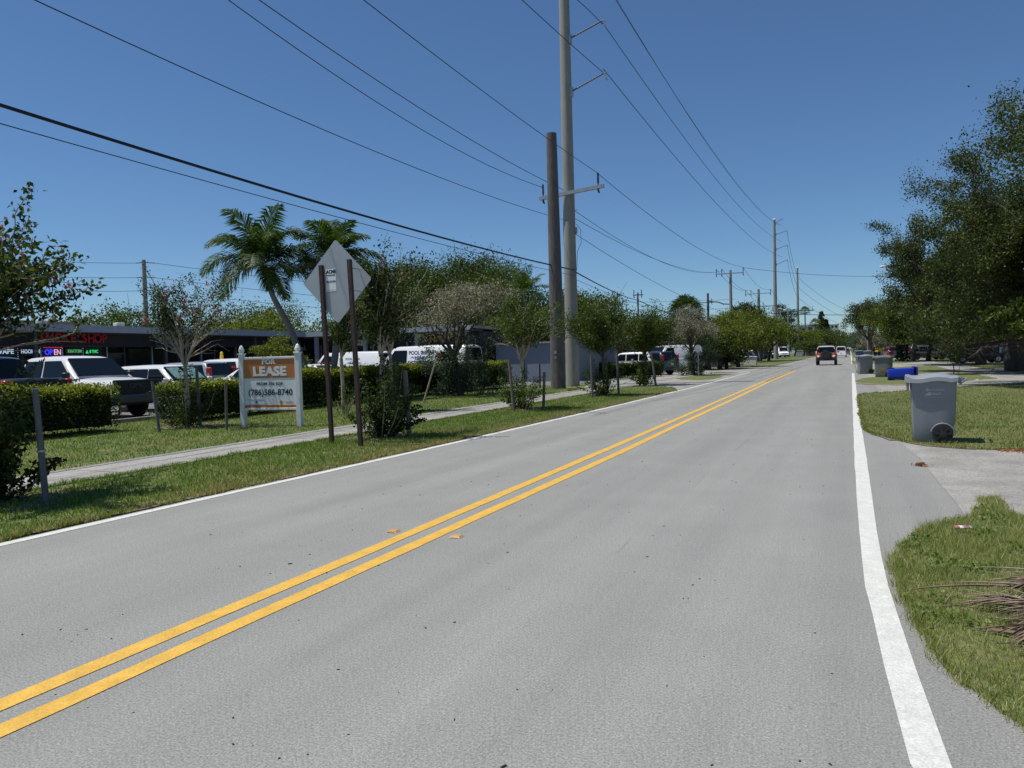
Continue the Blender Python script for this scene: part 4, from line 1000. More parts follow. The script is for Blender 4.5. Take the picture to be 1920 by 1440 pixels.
b0 = (1.158, 13.662)
bin_('large grey wheeled bin nearest the camera, on the lawn edge', (b0[0] + .06, b0[1] + .28, .01), R(-4), 'bin_grey', 'bin_lid', h=1.07, L=.665, W=.66)
bin_('grey bin standing at the tip of the verge, left of its stained neighbour', (0.786, 50.342), R(14), 'bin_grey', 'bin_lid', h=1.14, L=.84, W=.66, detail=False)
M['dull_stain'] = mat('dull_stain', (0.17, 0.135, 0.06), .8, .4, 9)
bs = bin_('dull grey bin with a yellow stain behind the blue bin', (1.590, 44.375), R(-15), 'bin_dark', 'bin_dark', h=1.12, L=.84, W=.66, detail=False)
MB().lathe((.02, -.285, .45), [(.02, -.004), (.17, 0), (.16, .003)], 11, axis='y').build('yellow_stain', M['dull_stain'], bs.children[0])
bl = bin_('blue recycling bin lying on its side with the lid towards the right', ((1.590, 39.930), 0)[0] + (.30,), 0, 'bin_blue', 'bin_blue', h=1.15, L=.64, W=.60, detail=False, lidopen=R(10))
bl.rotation_euler = (R(90), 0, R(90)); bl.rotation_euler = Matrix(((0, 0, 1), (1, 0, 0), (0, 1, 0))).to_euler()
e_ = MB().lathe((-.1, -.30, .66), [(.02, 0), (.085, 0), (.085, .003), (.02, .003)], 12, axis='y').build('emblem', M['white_flat'], bl.children[0])
bin_('violet bin with a grey lid, farther along behind the grey bins', (0.994, 106.890), R(0), 'bin_violet', 'bin_grey', h=1.3, L=.9, W=.75, detail=False)
bin_('small far grey bin next to the violet one', (2.057, 110.221), R(0), 'bin_grey', 'bin_lid', h=1.25, L=.9, W=.75, detail=False)

# ================================================================== LITTER AND DEAD PALM FRONDS
M['can_red'] = mat('can_red', (.40, .16, .17), .4, .5, 40)
t = thing('crushed_can', 'crushed dull red and white drink can in the near grass', 'litter', ((0.820, 7.087), 0)[0] + (.05,), R(20))
q = MB().lathe((0, 0, .01), [(.012, -.055), (.026, -.048), (.014, -.01), (.024, .03), (.014, .055)], 10, axis='x').build('shell', M['can_red'], t)
t.scale = (1, 1.3, .6)
MB().lathe((0, 0, .01), [(.0225, -.022), (.0225, .004)], 10, axis='x').build('band', M['white_flat'], t)
MB().lathe((.055, 0, .01), [(.02, 0), (.024, .012)], 10, axis='x').build('end_cap', M['galv'], t)
_r = np.random.default_rng(3)
for k, (xy, s_, n_, lb) in enumerate((((0.821, 10.997), .07, 60, 'small brown clump of leaves on the apron below the nearest bin'), ((2.175, 12.861), .22, 160, 'brown leaf litter at the edge of the main lawn'))):
    P_ = _r.normal(size=(n_, 3)) * np.array([s_ * .55, s_ * .45, .008]) + np.array([0, 0, .022]); P_[:, 2] = np.abs(P_[:, 2])
    o = leaves('leaf_litter', P_, .05, [((.28, .13, .06), 2), ((.20, .12, .07), 1)], None, _r, .6, 1.0); o.location = at3(xy); tag(o, lb, 'leaf litter')
o = MB().prism(rough_poly([(-.1, -.05), (.1, -.03), (.1, .05), (-.07, .06)], .06, .02, rnd), 0, .05).build('paper_scrap', M['white_flat']); o.location = at3((5.047, 38.315), .02); tag(o, 'white scrap of paper on the grass island', 'litter')
t = thing('dead_fronds', 'heap of dry brown palm fronds lying at the right edge of the near grass', 'dead palm fronds', ((0.892, 4.984), 0)[0] + (.0,))
fr_ = random.Random(11)
for k in range(24):
    a0 = R(fr_.uniform(140, 215)) if k < 17 else R(fr_.uniform(-40, 60)); L_ = fr_.uniform(.28, .72); z0 = fr_.uniform(.03, .20); b = MB(); p = Vector((fr_.uniform(-.05, .45), fr_.uniform(-.45, .40), z0)); n = 8; pts = []; d = Vector((math.cos(a0), math.sin(a0), fr_.uniform(-.02, .16)))
    for i in range(n + 1):
        pts.append(p.copy()); d.z -= .03; d = (d + Vector((fr_.uniform(-.06, .06), fr_.uniform(-.06, .06), 0))).normalized(); p = p + d * L_ / n; p.z = max(p.z, .02)
    b.tube(pts, [.009 * (1 - .7 * i / n) for i in range(n + 1)], 5); b.build('stem', M['dead' if k % 3 else 'dead_grey'], t)
for k in range(7):
    b = MB(); c0 = Vector((fr_.uniform(.0, .30), fr_.uniform(-.45, .25), fr_.uniform(.05, .2))); a0 = R(fr_.uniform(120, 240))
    for j in range(26):
        a1 = a0 + fr_.uniform(-.5, .5); L_ = fr_.uniform(.18, .42); z1 = fr_.uniform(-.12, .05); s_ = Vector((-math.sin(a1), math.cos(a1), 0)) * .007
        e1 = c0 + Vector((math.cos(a1) * L_ * .5, math.sin(a1) * L_ * .5, .03)); e2 = c0 + Vector((math.cos(a1) * L_, math.sin(a1) * L_, z1)); e2.z = max(.012, e2.z)
        b.add([c0 - s_, c0 + s_, e1 + s_ * 1.3, e1 - s_ * 1.3, e2], [(0, 1, 2, 3), (3, 2, 4)])
    b.build('leaflet_fan', M['dead_grey' if k % 2 else 'dead'], t)
for k in range(3):
    b = MB(); y = -.55 + k * .07; b.tube([(-.22 + k * .06, y + .20, .03), (-.02, y + .1, .05), (.3, y, .07), (.8, y - .15, .05)], [.012, .02, .022, .02], 6); b.build('stem', M['dead'], t)

# ================================================================== VEHICLES
# local +x is forward, origin on the ground at the centre
SPEC = {
 'sedan': dict(L=4.75, W=1.82, zb=.24, prof=[(-2.375, .55), (-2.36, .84), (-2.25, 1.0), (-1.7, 1.05), (-1.0, .98), (.3, .95), (.95, .95), (1.6, .88), (2.1, .76), (2.33, .62), (2.375, .42)], cab=(-1.9, -1.05, .15, 1.1, .95, 1.46), wh=(-1.42, 1.42), r=.33, side=[(-1.42, -.38, -1.02, -.42), (-.30, .86, -.34, .12)]),
 'suv': dict(L=4.6, W=1.86, zb=.30, prof=[(-2.3, .55), (-2.29, 1.0), (-2.2, 1.08), (-1.0, 1.07), (.3, 1.05), (1.05, 1.05), (1.6, 1.0), (2.0, .9), (2.25, .74), (2.3, .5)], cab=(-2.22, -1.85, .35, 1.2, 1.06, 1.70), wh=(-1.35, 1.38), r=.36, side=[(-1.95, -1.2, -1.75, -1.2), (-1.12, -.2, -1.12, -.2), (-.12, .95, -.12, .32)]),
 'pickup': dict(L=5.85, W=2.02, zb=.42, prof=[(-2.92, .6), (-2.91, 1.28), (-2.85, 1.32), (-1.1, 1.32), (.3, 1.28), (1.15, 1.26), (1.9, 1.24), (2.6, 1.17), (2.86, 1.10), (2.92, .6)], cab=(-1.12, -.95, .75, 1.55, 1.27, 1.94), wh=(-1.75, 1.85), r=.40, side=[(-.98, -.12, -.88, -.12), (.0, 1.25, .0, .72)]),
 'van': dict(L=5.5, W=2.02, zb=.36, prof=[(-2.75, .5), (-2.74, 1.15), (-2.7, 1.2), (-1, 1.2), (.9, 1.2), (1.5, 1.18), (2.1, 1.12), (2.55, .98), (2.73, .8), (2.75, .5)], cab=(-2.73, -2.66, 1.05, 1.85, 1.18, 2.12), wh=(-1.75, 1.75), r=.36, side=[(.35, 1.5, .35, 1.0)]),
 'offroad': dict(L=4.65, W=1.92, zb=.50, prof=[(-2.3, .6), (-2.29, 1.18), (-2.22, 1.22), (.4, 1.2), (1.1, 1.2), (2.0, 1.18), (2.28, 1.1), (2.3, .6)], cab=(-2.25, -2.12, .75, 1.15, 1.19, 1.88), wh=(-1.45, 1.5), r=.42, side=[(-1.9, -1.3, -1.85, -1.3), (-1.1, -.1, -1.1, -.1), (0, .95, 0, .65)]),
}
def wheel_mb(c, r, w_):
    return MB().lathe(c, [(r * .62, -w_ / 2), (r * .93, -w_ / 2), (r, -w_ * .36), (r, w_ * .36), (r * .93, w_ / 2), (r * .62, w_ / 2)], 22, axis='y')
def vehicle(name, label, cat, kind, paint, loc, heading, group=None, detail=1, roofpaint=None, spare=False, sunshade=False, glass=True, scale=1.0):
    s = SPEC[kind]; W = s['W'] / 2; t = thing(name, label, cat, loc, heading, group); P_ = M[paint]; RPn = M[roofpaint or paint]
    t.scale = (scale, scale, scale)
    def ztop(x):
        pr = s['prof']
        for (x0, z0), (x1, z1) in zip(pr[:-1], pr[1:]):
            if x <= x1: return z0 + (z1 - z0) * (x - x0) / (x1 - x0) if x1 > x0 else z1
        return pr[-1][1]
    xs = sorted(set([p[0] for p in s['prof']] + [w_ + s['r'] * 1.16 * math.cos(R(a)) for w_ in s['wh'] for a in range(0, 181, 15)]))
    def zbot(x):
        z = s['zb']
        for w_ in s['wh']:
            d = abs(x - w_); rr = s['r'] * 1.16
            if d < rr: z = max(z, s['r'] + math.sqrt(rr * rr - d * d) * 1.0)
        e = s['L'] / 2 - abs(x)
        if e < .35: z = max(z, s['zb'] + (.35 - e) * .25)
        return z
    b = MB(); vs = []; fs = []; K = 0
    for x in xs:
        e = s['L'] / 2 - abs(x); nar = 1 - .13 * max(0, (.45 - e) / .45) ** 2; w_ = W * nar; zt = ztop(x); zb = min(zbot(x), zt - .05); zm = zb + (zt - zb) * .55
        sec = [(w_ * .80, zb), (w_ * .955, zb), (w_, zm), (w_ * .985, zt - .13 * (1 if zt > .8 else .4)), (w_ * .90, zt - .02), (w_ * .55, zt + .012), (0, zt + .022)]
        ring = [(x, y, z) for y, z in sec] + [(x, -y, z) for y, z in sec[-2::-1]]
        K = len(ring); vs += ring
    for i in range(len(xs) - 1):
        for k in range(K - 1): fs.append((i * K + k, i * K + k + 1, (i + 1) * K + k + 1, (i + 1) * K + k))
    fs.append(tuple(range(K - 1, -1, -1))); fs.append(tuple(range((len(xs) - 1) * K, len(xs) * K)))
    b.add(vs, fs); body = b.build('body', P_, t, smooth=38)
    hz = s['r'] * 1.0
    u = MB().box((0, 0, (s['zb'] + .72) / 2 + .02), (s['L'] * .93, W * 1.42, .72 - s['zb'] + .04)); u.build('underbody', M['trim'], t)
    # cabin
    xrb, xrt, xft, xfb, zbelt, zr = s['cab']; wb = W * .95; wr = W * .76; vs = []; fs = []
    stn = [(xrb, 0.0), (xrb + (xrt - xrb) * .5, .52), (xrt - .03, .93), (xrt + .15, 1.0), ((xrt + xft) / 2, 1.03), (xft - .15, 1.0), (xft + .06, .93), ((xft + xfb) / 2, .52), (xfb, 0.0)]
    for x, h in stn:
        zt = zbelt + (zr - zbelt) * h; yy = wb + (wr - wb) * h
        sec = [(wb * .995, zbelt - .03), (yy + .03, max(zbelt - .02, zt - .10)), (yy - .03, zt - .03 if h else zbelt - .01), (yy * .7, zt), (0, zt + .015)]
        ring = [(x, y, z) for y, z in sec] + [(x, -y, z) for y, z in sec[-2::-1]]; K = len(ring); vs += ring
    for i in range(len(stn) - 1):
        for k in range(K - 1): fs.append((i * K + k, i * K + k + 1, (i + 1) * K + k + 1, (i + 1) * K + k))
    MB().add(vs, fs).build('cabin', RPn, t, smooth=32)
    # glass
    def quad(name, p, off, m=M['glass'], inset=0.0):
        p = [Vector(q) for q in p]; c = sum(p, Vector()) / 4; p = [q.lerp(c, inset) for q in p]; n = (p[1] - p[0]).cross(p[2] - p[0]).normalized()
        if n.dot(c - Vector((0, 0, zbelt * .6))) < 0: n = -n; p = p[::-1]
        mb = MB(); mb.add([q + n * off for q in p] + [q - n * .02 for q in p], [(0, 1, 2, 3), (0, 4, 5, 1), (1, 5, 6, 2), (2, 6, 7, 3), (3, 7, 4, 0)]); return mb.build(name, m, t)
    def slope(x0, x1, f): return x0 + (x1 - x0) * f
    zt = zr - zbelt
    for nm, xb_, xt_, sg in (('windshield', xfb, xft, 1), ('rear_window', xrb, xrt, -1)):
        f0, f1 = .08, .86; yb = wb * .90; yt = wr * .93
        if kind == 'van' and sg < 0: f0, f1, yb, yt = .25, .85, wb * .8, wr * .85
        quad(nm, [(slope(xb_, xt_, f0) + sg * .0, -yb, zbelt + zt * f0), (slope(xb_, xt_, f0), yb, zbelt + zt * f0), (slope(xb_, xt_, f1), yt, zbelt + zt * f1), (slope(xb_, xt_, f1), -yt, zbelt + zt * f1)], .05)
        if sunshade and sg > 0:
            for yc in (-.36, .36):
                quad('sunshade', [(slope(xb_, xt_, .16), yc - .3, zbelt + zt * .16), (slope(xb_, xt_, .16), yc + .3, zbelt + zt * .16), (slope(xb_, xt_, .8), yc + .27, zbelt + zt * .8), (slope(xb_, xt_, .8), yc - .27, zbelt + zt * .8)], .056, M['mirror_shade'])
    for x0, x1, a0, a1 in s['side']:
        for sg in (-1, 1):
            f0, f1 = .07, .80
            y0 = wb * .995 + (wr + .03 - wb * .995) * f0; y1 = wb * .995 + (wr + .03 - wb * .995) * f1
            quad('side_window', [(x0, sg * y0, zbelt + zt * f0), (x1, sg * y0, zbelt + zt * f0), (a1, sg * y1, zbelt + zt * f1), (a0, sg * y1, zbelt + zt * f1)], .018)
    # wheels
    for wx_ in s['wh']:
        for sg in (-1, 1):
            c = (wx_, sg * (W - .13), s['r']); q = wheel_mb(c, s['r'], .22).build('wheel', M['rubber'], t, smooth=40)
            if detail:
                rm = MB().lathe((c[0], c[1] + sg * .085, c[2]), [(.03, -.02), (s['r'] * .6, -.02), (s['r'] * .62, .012), (s['r'] * .5, .03), (.03, .03)] if sg > 0 else [(.03, -.03), (s['r'] * .5, -.03), (s['r'] * .62, -.012), (s['r'] * .6, .02), (.03, .02)], 14, axis='y')
                rm.build('rim', M['rim'], q)
    Lh = s['L'] / 2; zf = ztop(Lh - .12); zrr = ztop(-Lh + .08)
    for sg in (-1, 1):
        MB().box((Lh - .10, sg * W * .70, zf - .16), (.22, W * .36, .17 if kind != 'pickup' else .24), sg * -.22, bev=.03).build('headlight', M['headl'], t)
        if kind in ('suv', 'offroad'): MB().box((-Lh + .18, sg * W * .84, zrr + .16), (.26, .09, .50), sg * .12, bev=.03).build('tail_light', M['tail'], t)
        elif kind == 'van': MB().box((-Lh + .03, sg * W * .88, zrr - .12), (.10, .12, .42), bev=.02).build('tail_light', M['tail'], t)
        else: MB().box((-Lh + .08, sg * W * .82, zrr - .22), (.2, .2 if kind == 'pickup' else .34, .40 if kind == 'pickup' else .16), bev=.03).build('tail_light', M['tail'], t)
        MB().box((xfb - .25, sg * (W + .09), zbelt + .10), (.16, .22, .17), bev=.04).build('mirror', M['trim'] if kind in ('pickup', 'van') else P_, t)
        if detail:
            for x0, x1, *_ in s['side'][-2:]:
                MB().box((x0 + .12, sg * (W * .995), zbelt - .18), (.16, .04, .03), bev=.01).build('door_handle', P_, t)
    MB().box((Lh - .02, 0, s['zb'] + .16), (.16, W * 1.78, .22), bev=.05).build('bumper', M['trim'] if kind in ('pickup', 'offroad') else P_, t)
    MB().box((-Lh + .0, 0, s['zb'] + .16), (.14, W * 1.78, .22), bev=.05).build('bumper', M['galv'] if kind == 'pickup' else (M['trim'] if kind == 'offroad' else P_), t)
    MB().box((Lh - .03, 0, (zf + s['zb']) / 2 + .08), (.12, W * .95, max(.14, (zf - s['zb']) * .34)), bev=.03).build('grille', M['trim'], t)
    MB().box((-Lh - .03, 0, (zrr + s['zb']) / 2 + (.12 if kind != 'pickup' else -.1)), (.02, .32, .16)).build('license_plate', M['white'], t)
    return t
def car_by_nose(kind, x, y, heading):
    """centre of a vehicle whose nose (or tail) stands at x, y"""
    L = SPEC[kind]['L'] / 2; return (x - math.cos(heading) * L, y - math.sin(heading) * L, 0)
GP = 'cars parked in front of the shops'
# front row beside the kerb; heading 0 = nose towards the road
v = vehicle('parked_pickup', 'black pickup parked tail to the hedge, leftmost vehicle in the car park', 'pickup truck', 'pickup', 'p_black', (-22.6, 12.9, 0), R(180), GP)
MB().box((-2.95, 0, 1.18), (.03, 1.5, .16)).build('tailgate_trim', M['trim'], v)
v = vehicle('parked_pickup', 'white pickup with a big black grille facing the clipped hedge', 'pickup truck', 'pickup', 'p_white', (-22.65, 15.9, 0), 0, GP)
MB().box((2.93, 0, .98), (.06, 1.62, .42), bev=.04).build('grille_surround', M['trim'], v)
MB().box((2.955, 0, .62), (.10, 1.9, .26), bev=.05).build('bumper_face', M['p_grey'], v)
text('lettering', 'GMC', .20, M['dark_metal'], v, (2.97, 0, 1.0), (R(90), 0, R(90)), .01, .01, 1.3)
vehicle('parked_car', 'white car with two silvery sunshades behind its windscreen', 'car', 'suv', 'p_white', (-21.8, 18.9, 0), R(1), GP, sunshade=True, scale=.94)
vehicle('parked_car', 'small silver off-road wagon with tall red tail lamps behind the car with sunshades', 'car', 'suv', 'p_silver', (-27.2, 24.3, 0), R(186), GP)
v = vehicle('parked_car', 'large white wagon with black windows behind the lease board', 'car', 'suv', 'p_white', (-28.6, 28.0, 0), R(176), GP, scale=1.08)
MB().lathe((0, 0, 1.72), [(.09, 0), (.06, .3), (.02, .34)], 8).build('roof_beacon', M['yellow_pl'], v)
vehicle('parked_car', 'low white car right of the lease board, bonnet to the hedge', 'car', 'sedan', 'p_white', (-22.1, 24.3, 0), 0, GP)
vehicle('parked_car', 'blue-grey car roof showing over the hedge behind the white car', 'car', 'sedan', 'p_silver', (-26.6, 30.0, 0), R(180), GP)
vehicle('parked_car', 'white car whose roof shows just over the hedge below the small van', 'car', 'sedan', 'p_white', (-22.3, 27.8, 0), 0, GP)
vehicle('parked_car', 'dark car roof between the two lettered white vans', 'car', 'suv', 'p_teal', (-22.288, 32.710) + (0,), R(176), GP)
v = vehicle('parked_van', 'small white van with red phone number, left of the larger lettered van', 'van', 'van', 'p_white', (-23.835, 32.007) + (0,), R(180), GP, scale=.96)
def vtext(v, st, size, m, x, z, bold=.006, sx=1.0, side=1):
    # the flank that faces -y in world once the van heads 180 deg is local +y
    o = text('lettering', st, size, m, v, (x, side * 1.045, z), (R(90), 0, R(180) if side > 0 else 0), .002, bold, sx); o.location.y = side * (1.012 if z < 1.15 else 1.012 - (z - 1.15) * .19 + .02); return o
vtext(v, '800-807-8004', .27, M['red_print'], .9, 1.52, sx=.85); vtext(v, 'LEAK', .2, M['navy_print'], -.9, 1.55); vtext(v, 'POOL & SPA', .17, M['navy_print'], -.9, 1.75)
v = vehicle('parked_van', 'larger white van lettered POOL & SPA LEAK DETECTION behind the hedge', 'van', 'van', 'p_white', (-19.293, 31.874) + (0,), R(180), GP, scale=1.05)
vtext(v, 'POOL & SPA', .25, M['navy_print'], -.42, 1.80, .010, .9); vtext(v, 'LEAK', .22, M['navy_print'], -.42, 1.56, .010); vtext(v, 'DETECTION', .24, M['navy_print'], -.42, 1.34, .010, .95)
vtext(v, '800-807-8004', .30, M['red_print'], -1.88, 1.68, .010, .72); vtext(v, 'RESIDENTIAL & COMMERCIAL', .22, M['navy_print'], -.9, 1.02, .008, .92)
# beyond the driveway
GQ = 'vehicles parked beyond the driveway'
x_, y_ = (-15.183, 54.611)
vehicle('parked_car', 'white estate car with red upright tail lamp behind the small second hedge', 'car', 'suv', 'p_white', (x_, y_, 0), R(172), GQ)
x_, y_ = (-12.745, 53.522)
vehicle('parked_car', 'dark blue hatchback with its tail towards the driveway', 'car', 'suv', 'p_teal', (x_ - 1.0, y_ + 1.5, 0), R(150), GQ)
x_, y_ = (-14.023, 63.925)
vehicle('parked_van', 'plain white panel van parked across the lot behind the dark hatchback', 'van', 'van', 'p_white', (x_, y_, 0), R(230), GQ, scale=1.05)
x_, y_ = (-13.790, 70.621)
vehicle('parked_pickup', 'white pickup seen through the grey dying shrub', 'pickup truck', 'pickup', 'p_white', (x_, y_, 0), R(-60), GQ)
x_, y_ = (-12.322, 95.453)
vehicle('parked_car', 'silver saloon seen from behind right of the yellow-green bushes', 'car', 'sedan', 'p_silver', (x_, y_, 0), R(100), GQ)
x_, y_ = (-14.677, 185.548)
vehicle('parked_van', 'white van facing us between the second tall pole and the crossarm pole', 'van', 'van', 'p_white', (x_, y_, 0), R(-75), GQ, scale=1.15)
for k, (px_, w_, pt) in enumerate((((-16.111, 146.453), 0, 'p_black'), ((-15.701, 157.623), 0, 'p_grey'), ((-16.198, 173.873), 0, 'p_white'), ((-16.413, 140.824), 0, 'p_blue'))):
    vehicle('parked_car', ['black car in the shade behind the cluttered pole', 'grey car between the cluttered and the second tall pole', 'pale car furthest in the shade left of the second tall pole', 'dark blue car in shade just right of the utility box'][k], 'car', 'sedan', pt, px_ + (0,), R(20 + 40 * k), GQ, detail=0)
# on the road
v = vehicle('offroad_car', 'orange off-roader with white roof and covered spare wheel driving away', 'car', 'offroad', 'p_orange', (-2.195, 81.381) + (0,), R(90), roofpaint='p_white')
MB().lathe((-2.42, 0, 1.05), [(.10, -.10), (.38, -.10), (.41, 0), (.38, .08), (.1, .08)], 20, axis='x').build('spare_wheel_cover', M['trim'], v, smooth=40)
MB().box((-2.37, 0, 1.0), (.10, .95, .55), bev=.04).build('tailgate_panel', M['trim'], v)
MB().box((-2.36, 0, .68), (.14, 1.80, .44), bev=.04).build('bumper_panel', M['trim'], v)
for sg in (-1, 1): MB().box((-2.40, sg * .70, .86), (.14, .24, .20), bev=.05).build('fog_light', M['white'], v)
MB().box((-.6, 0, 1.95), (1.6, 1.3, .05), bev=.02).build('roof_rack', M['trim'], v)
MB().box((-2.32, 0, 1.22), (.04, 1.0, .06)).build('brake_light', M['tail'], v)
vehicle('moving_van', 'white passenger van ahead of the orange off-roader', 'van', 'van', 'p_white', (-1.662, 155.215) + (0,), R(90), scale=.96)
vehicle('moving_car', 'dark car just beyond the white van in the distance', 'car', 'suv', 'p_grey', (-1.112, 208.187) + (0,), R(90), detail=0)
# right side
GR = 'vehicles parked in the yards on the right'
for k, (px_, kd, pt, hd, lb) in enumerate((((5.830, 132.258), 'suv', 'p_red', 100, 'dark red car standing in the yard behind the right hand bins'), ((3.647, 188.382), 'sedan', 'p_white', 10, 'white car far along the right side of the road'), ((7.645, 126.492), 'sedan', 'p_silver', 60, 'pale car glimpsed behind the ivy covered tree trunk'),
      ((8.308, 102.629), 'suv', 'p_grey', 15, 'dark grey car in shade behind the thin dark trunk'), ((10.169, 77.114), 'suv', 'p_black', 8, 'long dark car with chrome strip in deep shade under the big oak'), ((11.832, 82.263), 'suv', 'p_teal', 8, 'dark teal car beside the pale tree trunk in the shade'))):
    vehicle('parked_car', lb, 'car', kd, pt, px_ + (0,), R(hd), GR, detail=1 if k in (0, 4) else 0)
x_, y_ = (5.721, 178.340)
t = thing('construction_loader', 'small dull orange machine parked among the trees right of the road', 'machine', (x_, y_, 0), R(30))
MB().box((0, 0, 1.15), (1.9, 1.3, .9), bev=.1).build('body', M['yellow_pl'], t); MB().box((-.1, 0, 1.95), (1.0, 1.1, .8), bev=.06).build('cab', M['glass'], t); MB().box((-.1, 0, 2.38), (1.2, 1.2, .08)).build('roof', M['yellow_pl'], t)
for wx_ in (-.65, .65):
    for sg in (-1, 1): wheel_mb((wx_, sg * .7, .42), .42, .26).build('wheel', M['rubber'], t)
MB().tube([(.8, .5, 1.4), (1.6, .5, .7), (1.9, .5, .3)], .07, 5).tube([(.8, -.5, 1.4), (1.6, -.5, .7), (1.9, -.5, .3)], .07, 5).build('arm', M['yellow_pl'], t)
MB().add([(1.8, -.8, .1), (1.8, .8, .1), (1.85, .8, .7), (1.85, -.8, .7), (2.4, -.8, .08), (2.4, .8, .08)], [(0, 1, 2, 3), (0, 4, 5, 1)]).build('bucket', M['dark_metal'], t)
x_, y_ = (11.312, 68.846)
t = thing('utility_trailer', 'grey box with a white lid on a stand, half behind the bright leaves at right', 'trailer', (x_, y_, 0), R(5))
MB().box((0, 0, 1.35), (1.35, .9, .95), taper=1.1, bev=.05).build('box', M['bin_grey'], t); MB().box((0, 0, 1.9), (1.6, 1.05, .14), bev=.04).build('lid', M['white'], t)
MB().box((0, 0, .75), (.9, .5, .3)).build('tray', M['dark_metal'], t)
for dx in (-.4, .4): MB().box((dx, 0, .45), (.1, .4, .8)).build('stand_leg', M['blue_frame'], t)

# ================================================================== VEGETATION
def finish(t, br, leafP, size, cols, rng, bark, flowers=None, asp=.55, up=.5, minr=0.0, leaf_name='crown'):
    branch_mesh(br, 'trunk', M[bark], t, minr)
    leaves(leaf_name, leafP, size, cols, t, rng, asp, up)
    if flowers is not None and len(flowers):
        leaves('blossom', flowers, .05, [((1, 1, 1), 1)], t, rng, .9, .2, m=M['petal'])

def myrtle(loc, H_, spread, seed, label, per=60, leaf=.06, limbs=6, skirt=500, cols=None, flower=.2, bark='pale_bark', sig=.09, th=.36, cat='tree', skirt_h=1.5, skirt_r=.3, group='street trees on the left verge', name='crape_myrtle', rt=.05, lean=(0, 0), lev=3, lo=.06):
    """headed street tree: one trunk, whippy limbs from the head, sprouts round the trunk"""
    r = np.random.default_rng(seed); t = thing(name, label, cat, loc, 0, group); br = []; tips = []
    head = Vector((lean[0] * .3, lean[1] * .3, H_ * th)); br.append(([Vector((0, 0, -.05)), head * .5 + Vector((.02, .01, 0)), head], [rt * 1.15, rt, rt * 1.05], 0))
    L0 = H_ * (1 - th)
    def grow(p, d, L, rad, lv):
        pts = [p]; rr = [rad]; n = 5
        for i in range(n):
            d = (d + Vector(r.normal(size=3)) * .11 + Vector((0, 0, .05))).normalized(); p = p + d * L / n; pts.append(p); rr.append(max(.003, rad * (1 - .6 * (i + 1) / n)))
        br.append((pts, rr, lv + 1)); tips.append(pts[2:] if lv == 0 else pts)
        if lv < lev - 1:
            for k in range((5, 4, 3)[lv]):
                q = pts[1 + (k * 2) % 5]; s_ = d.cross(Vector(r.normal(size=3))).normalized(); grow(q, (d * .85 + s_ * r.uniform(.35, .85)).normalized(), L * r.uniform(.38, .6), rad * .5, lv + 1)
    for i in range(limbs):
        a = 6.283 * i / limbs + r.uniform(-.3, .3); w_ = r.uniform(.15, 1.0) * .62
        d = Vector((math.cos(a) * w_ + lean[0] / L0, math.sin(a) * w_ + lean[1] / L0, 1)).normalized(); grow(head.copy(), d, L0 * r.uniform(.72, 1.0) / max(.7, d.z) * .86, rt * .55, 0)
    zt_ = max(p.z for pts in tips for p in pts); ks = (H_ - head.z) / (zt_ - head.z); qs = sorted(math.hypot(p.x, p.y) for pts in tips for p in pts); kr = spread / qs[int(len(qs) * .93)]
    seen_ = set([id(p) for p in br[0][0]])
    for pts, rr, lv in br[1:]:
        for p in pts:
            if id(p) not in seen_: seen_.add(id(p)); p.x *= kr; p.y *= kr; p.z = head.z + (p.z - head.z) * ks
    P_ = tip_points(tips, r, per, sig); P_ = P_[P_[:, 2] > H_ * (th + lo) * r.uniform(.9, 1.12, len(P_))]
    if skirt:
        n = skirt; nc = 22; cl = r.normal(size=(nc, 2)) * skirt_r; hh = r.uniform(.3, 1.2, nc) * skirt_h / (1 + np.linalg.norm(cl, axis=1) * .6); ci = r.integers(0, nc, n); u = r.uniform(0, 1, n)
        sk = np.column_stack([cl[ci, 0] * (.35 + .8 * u) + r.normal(0, .06, n), cl[ci, 1] * (.35 + .8 * u) + r.normal(0, .06, n), .06 + hh[ci] * u ** .8]); P_ = np.vstack([P_, sk])
        for c, h in zip(cl[:10], hh): br.append(([Vector((c[0] * .3, c[1] * .3, 0)), Vector((c[0] * .8, c[1] * .8, h * .5)), Vector((c[0] * 1.1, c[1] * 1.1, h))], [.013, .010, .005], 3))
    F_ = None
    sel = [pts[-1] for pts in tips if pts[-1].z > H_ * .62 and r.random() < flower]
    if sel: F_ = np.vstack([np.array(tuple(e)) + r.normal(size=(16, 3)) * np.array([.035, .035, .07]) + np.array([0, 0, .08]) for e in sel])
    finish(t, br, P_, leaf, cols or G_MID, r, bark, F_)
    print('myrtle', len(P_))
    return t
CD = G_DK + [((0.085, 0.11, 0.02), 1.2)]
myrtle((-9.03, 5.38, 0), 3.85, 1.15, 21, 'large pink-flowering street tree filling the left edge of the picture', per=42, leaf=.078, limbs=9, skirt=2900, flower=.07, sig=.065, skirt_h=1.75, skirt_r=.26, cols=CD, th=.40, lean=(-.6, -.1), lo=.13)
myrtle((-15.068, 13.555) + (0,), 4.2, 1.15, 34, 'airy pink-flowering young tree between the lease board and the left hedge', per=38, leaf=.06, limbs=9, skirt=2900, flower=.08, sig=.06, skirt_h=1.4, skirt_r=.34, cols=CD, th=.36, lo=.20)
myrtle((-8.617, 12.485) + (0,), 3.9, .85, 47, 'multi-stemmed tree right behind the diamond sign', per=55, leaf=.06, limbs=7, skirt=6500, flower=.03, sig=.08, skirt_h=1.6, skirt_r=.34, cols=CD, th=.42, lean=(.35, .1))
myrtle((-12.721, 19.122) + (0,), 4.9, .95, 58, 'taller tree behind the diamond sign reaching up to the sky', per=40, leaf=.07, limbs=7, skirt=1500, flower=.04, sig=.10, cols=G_MID, th=.36)
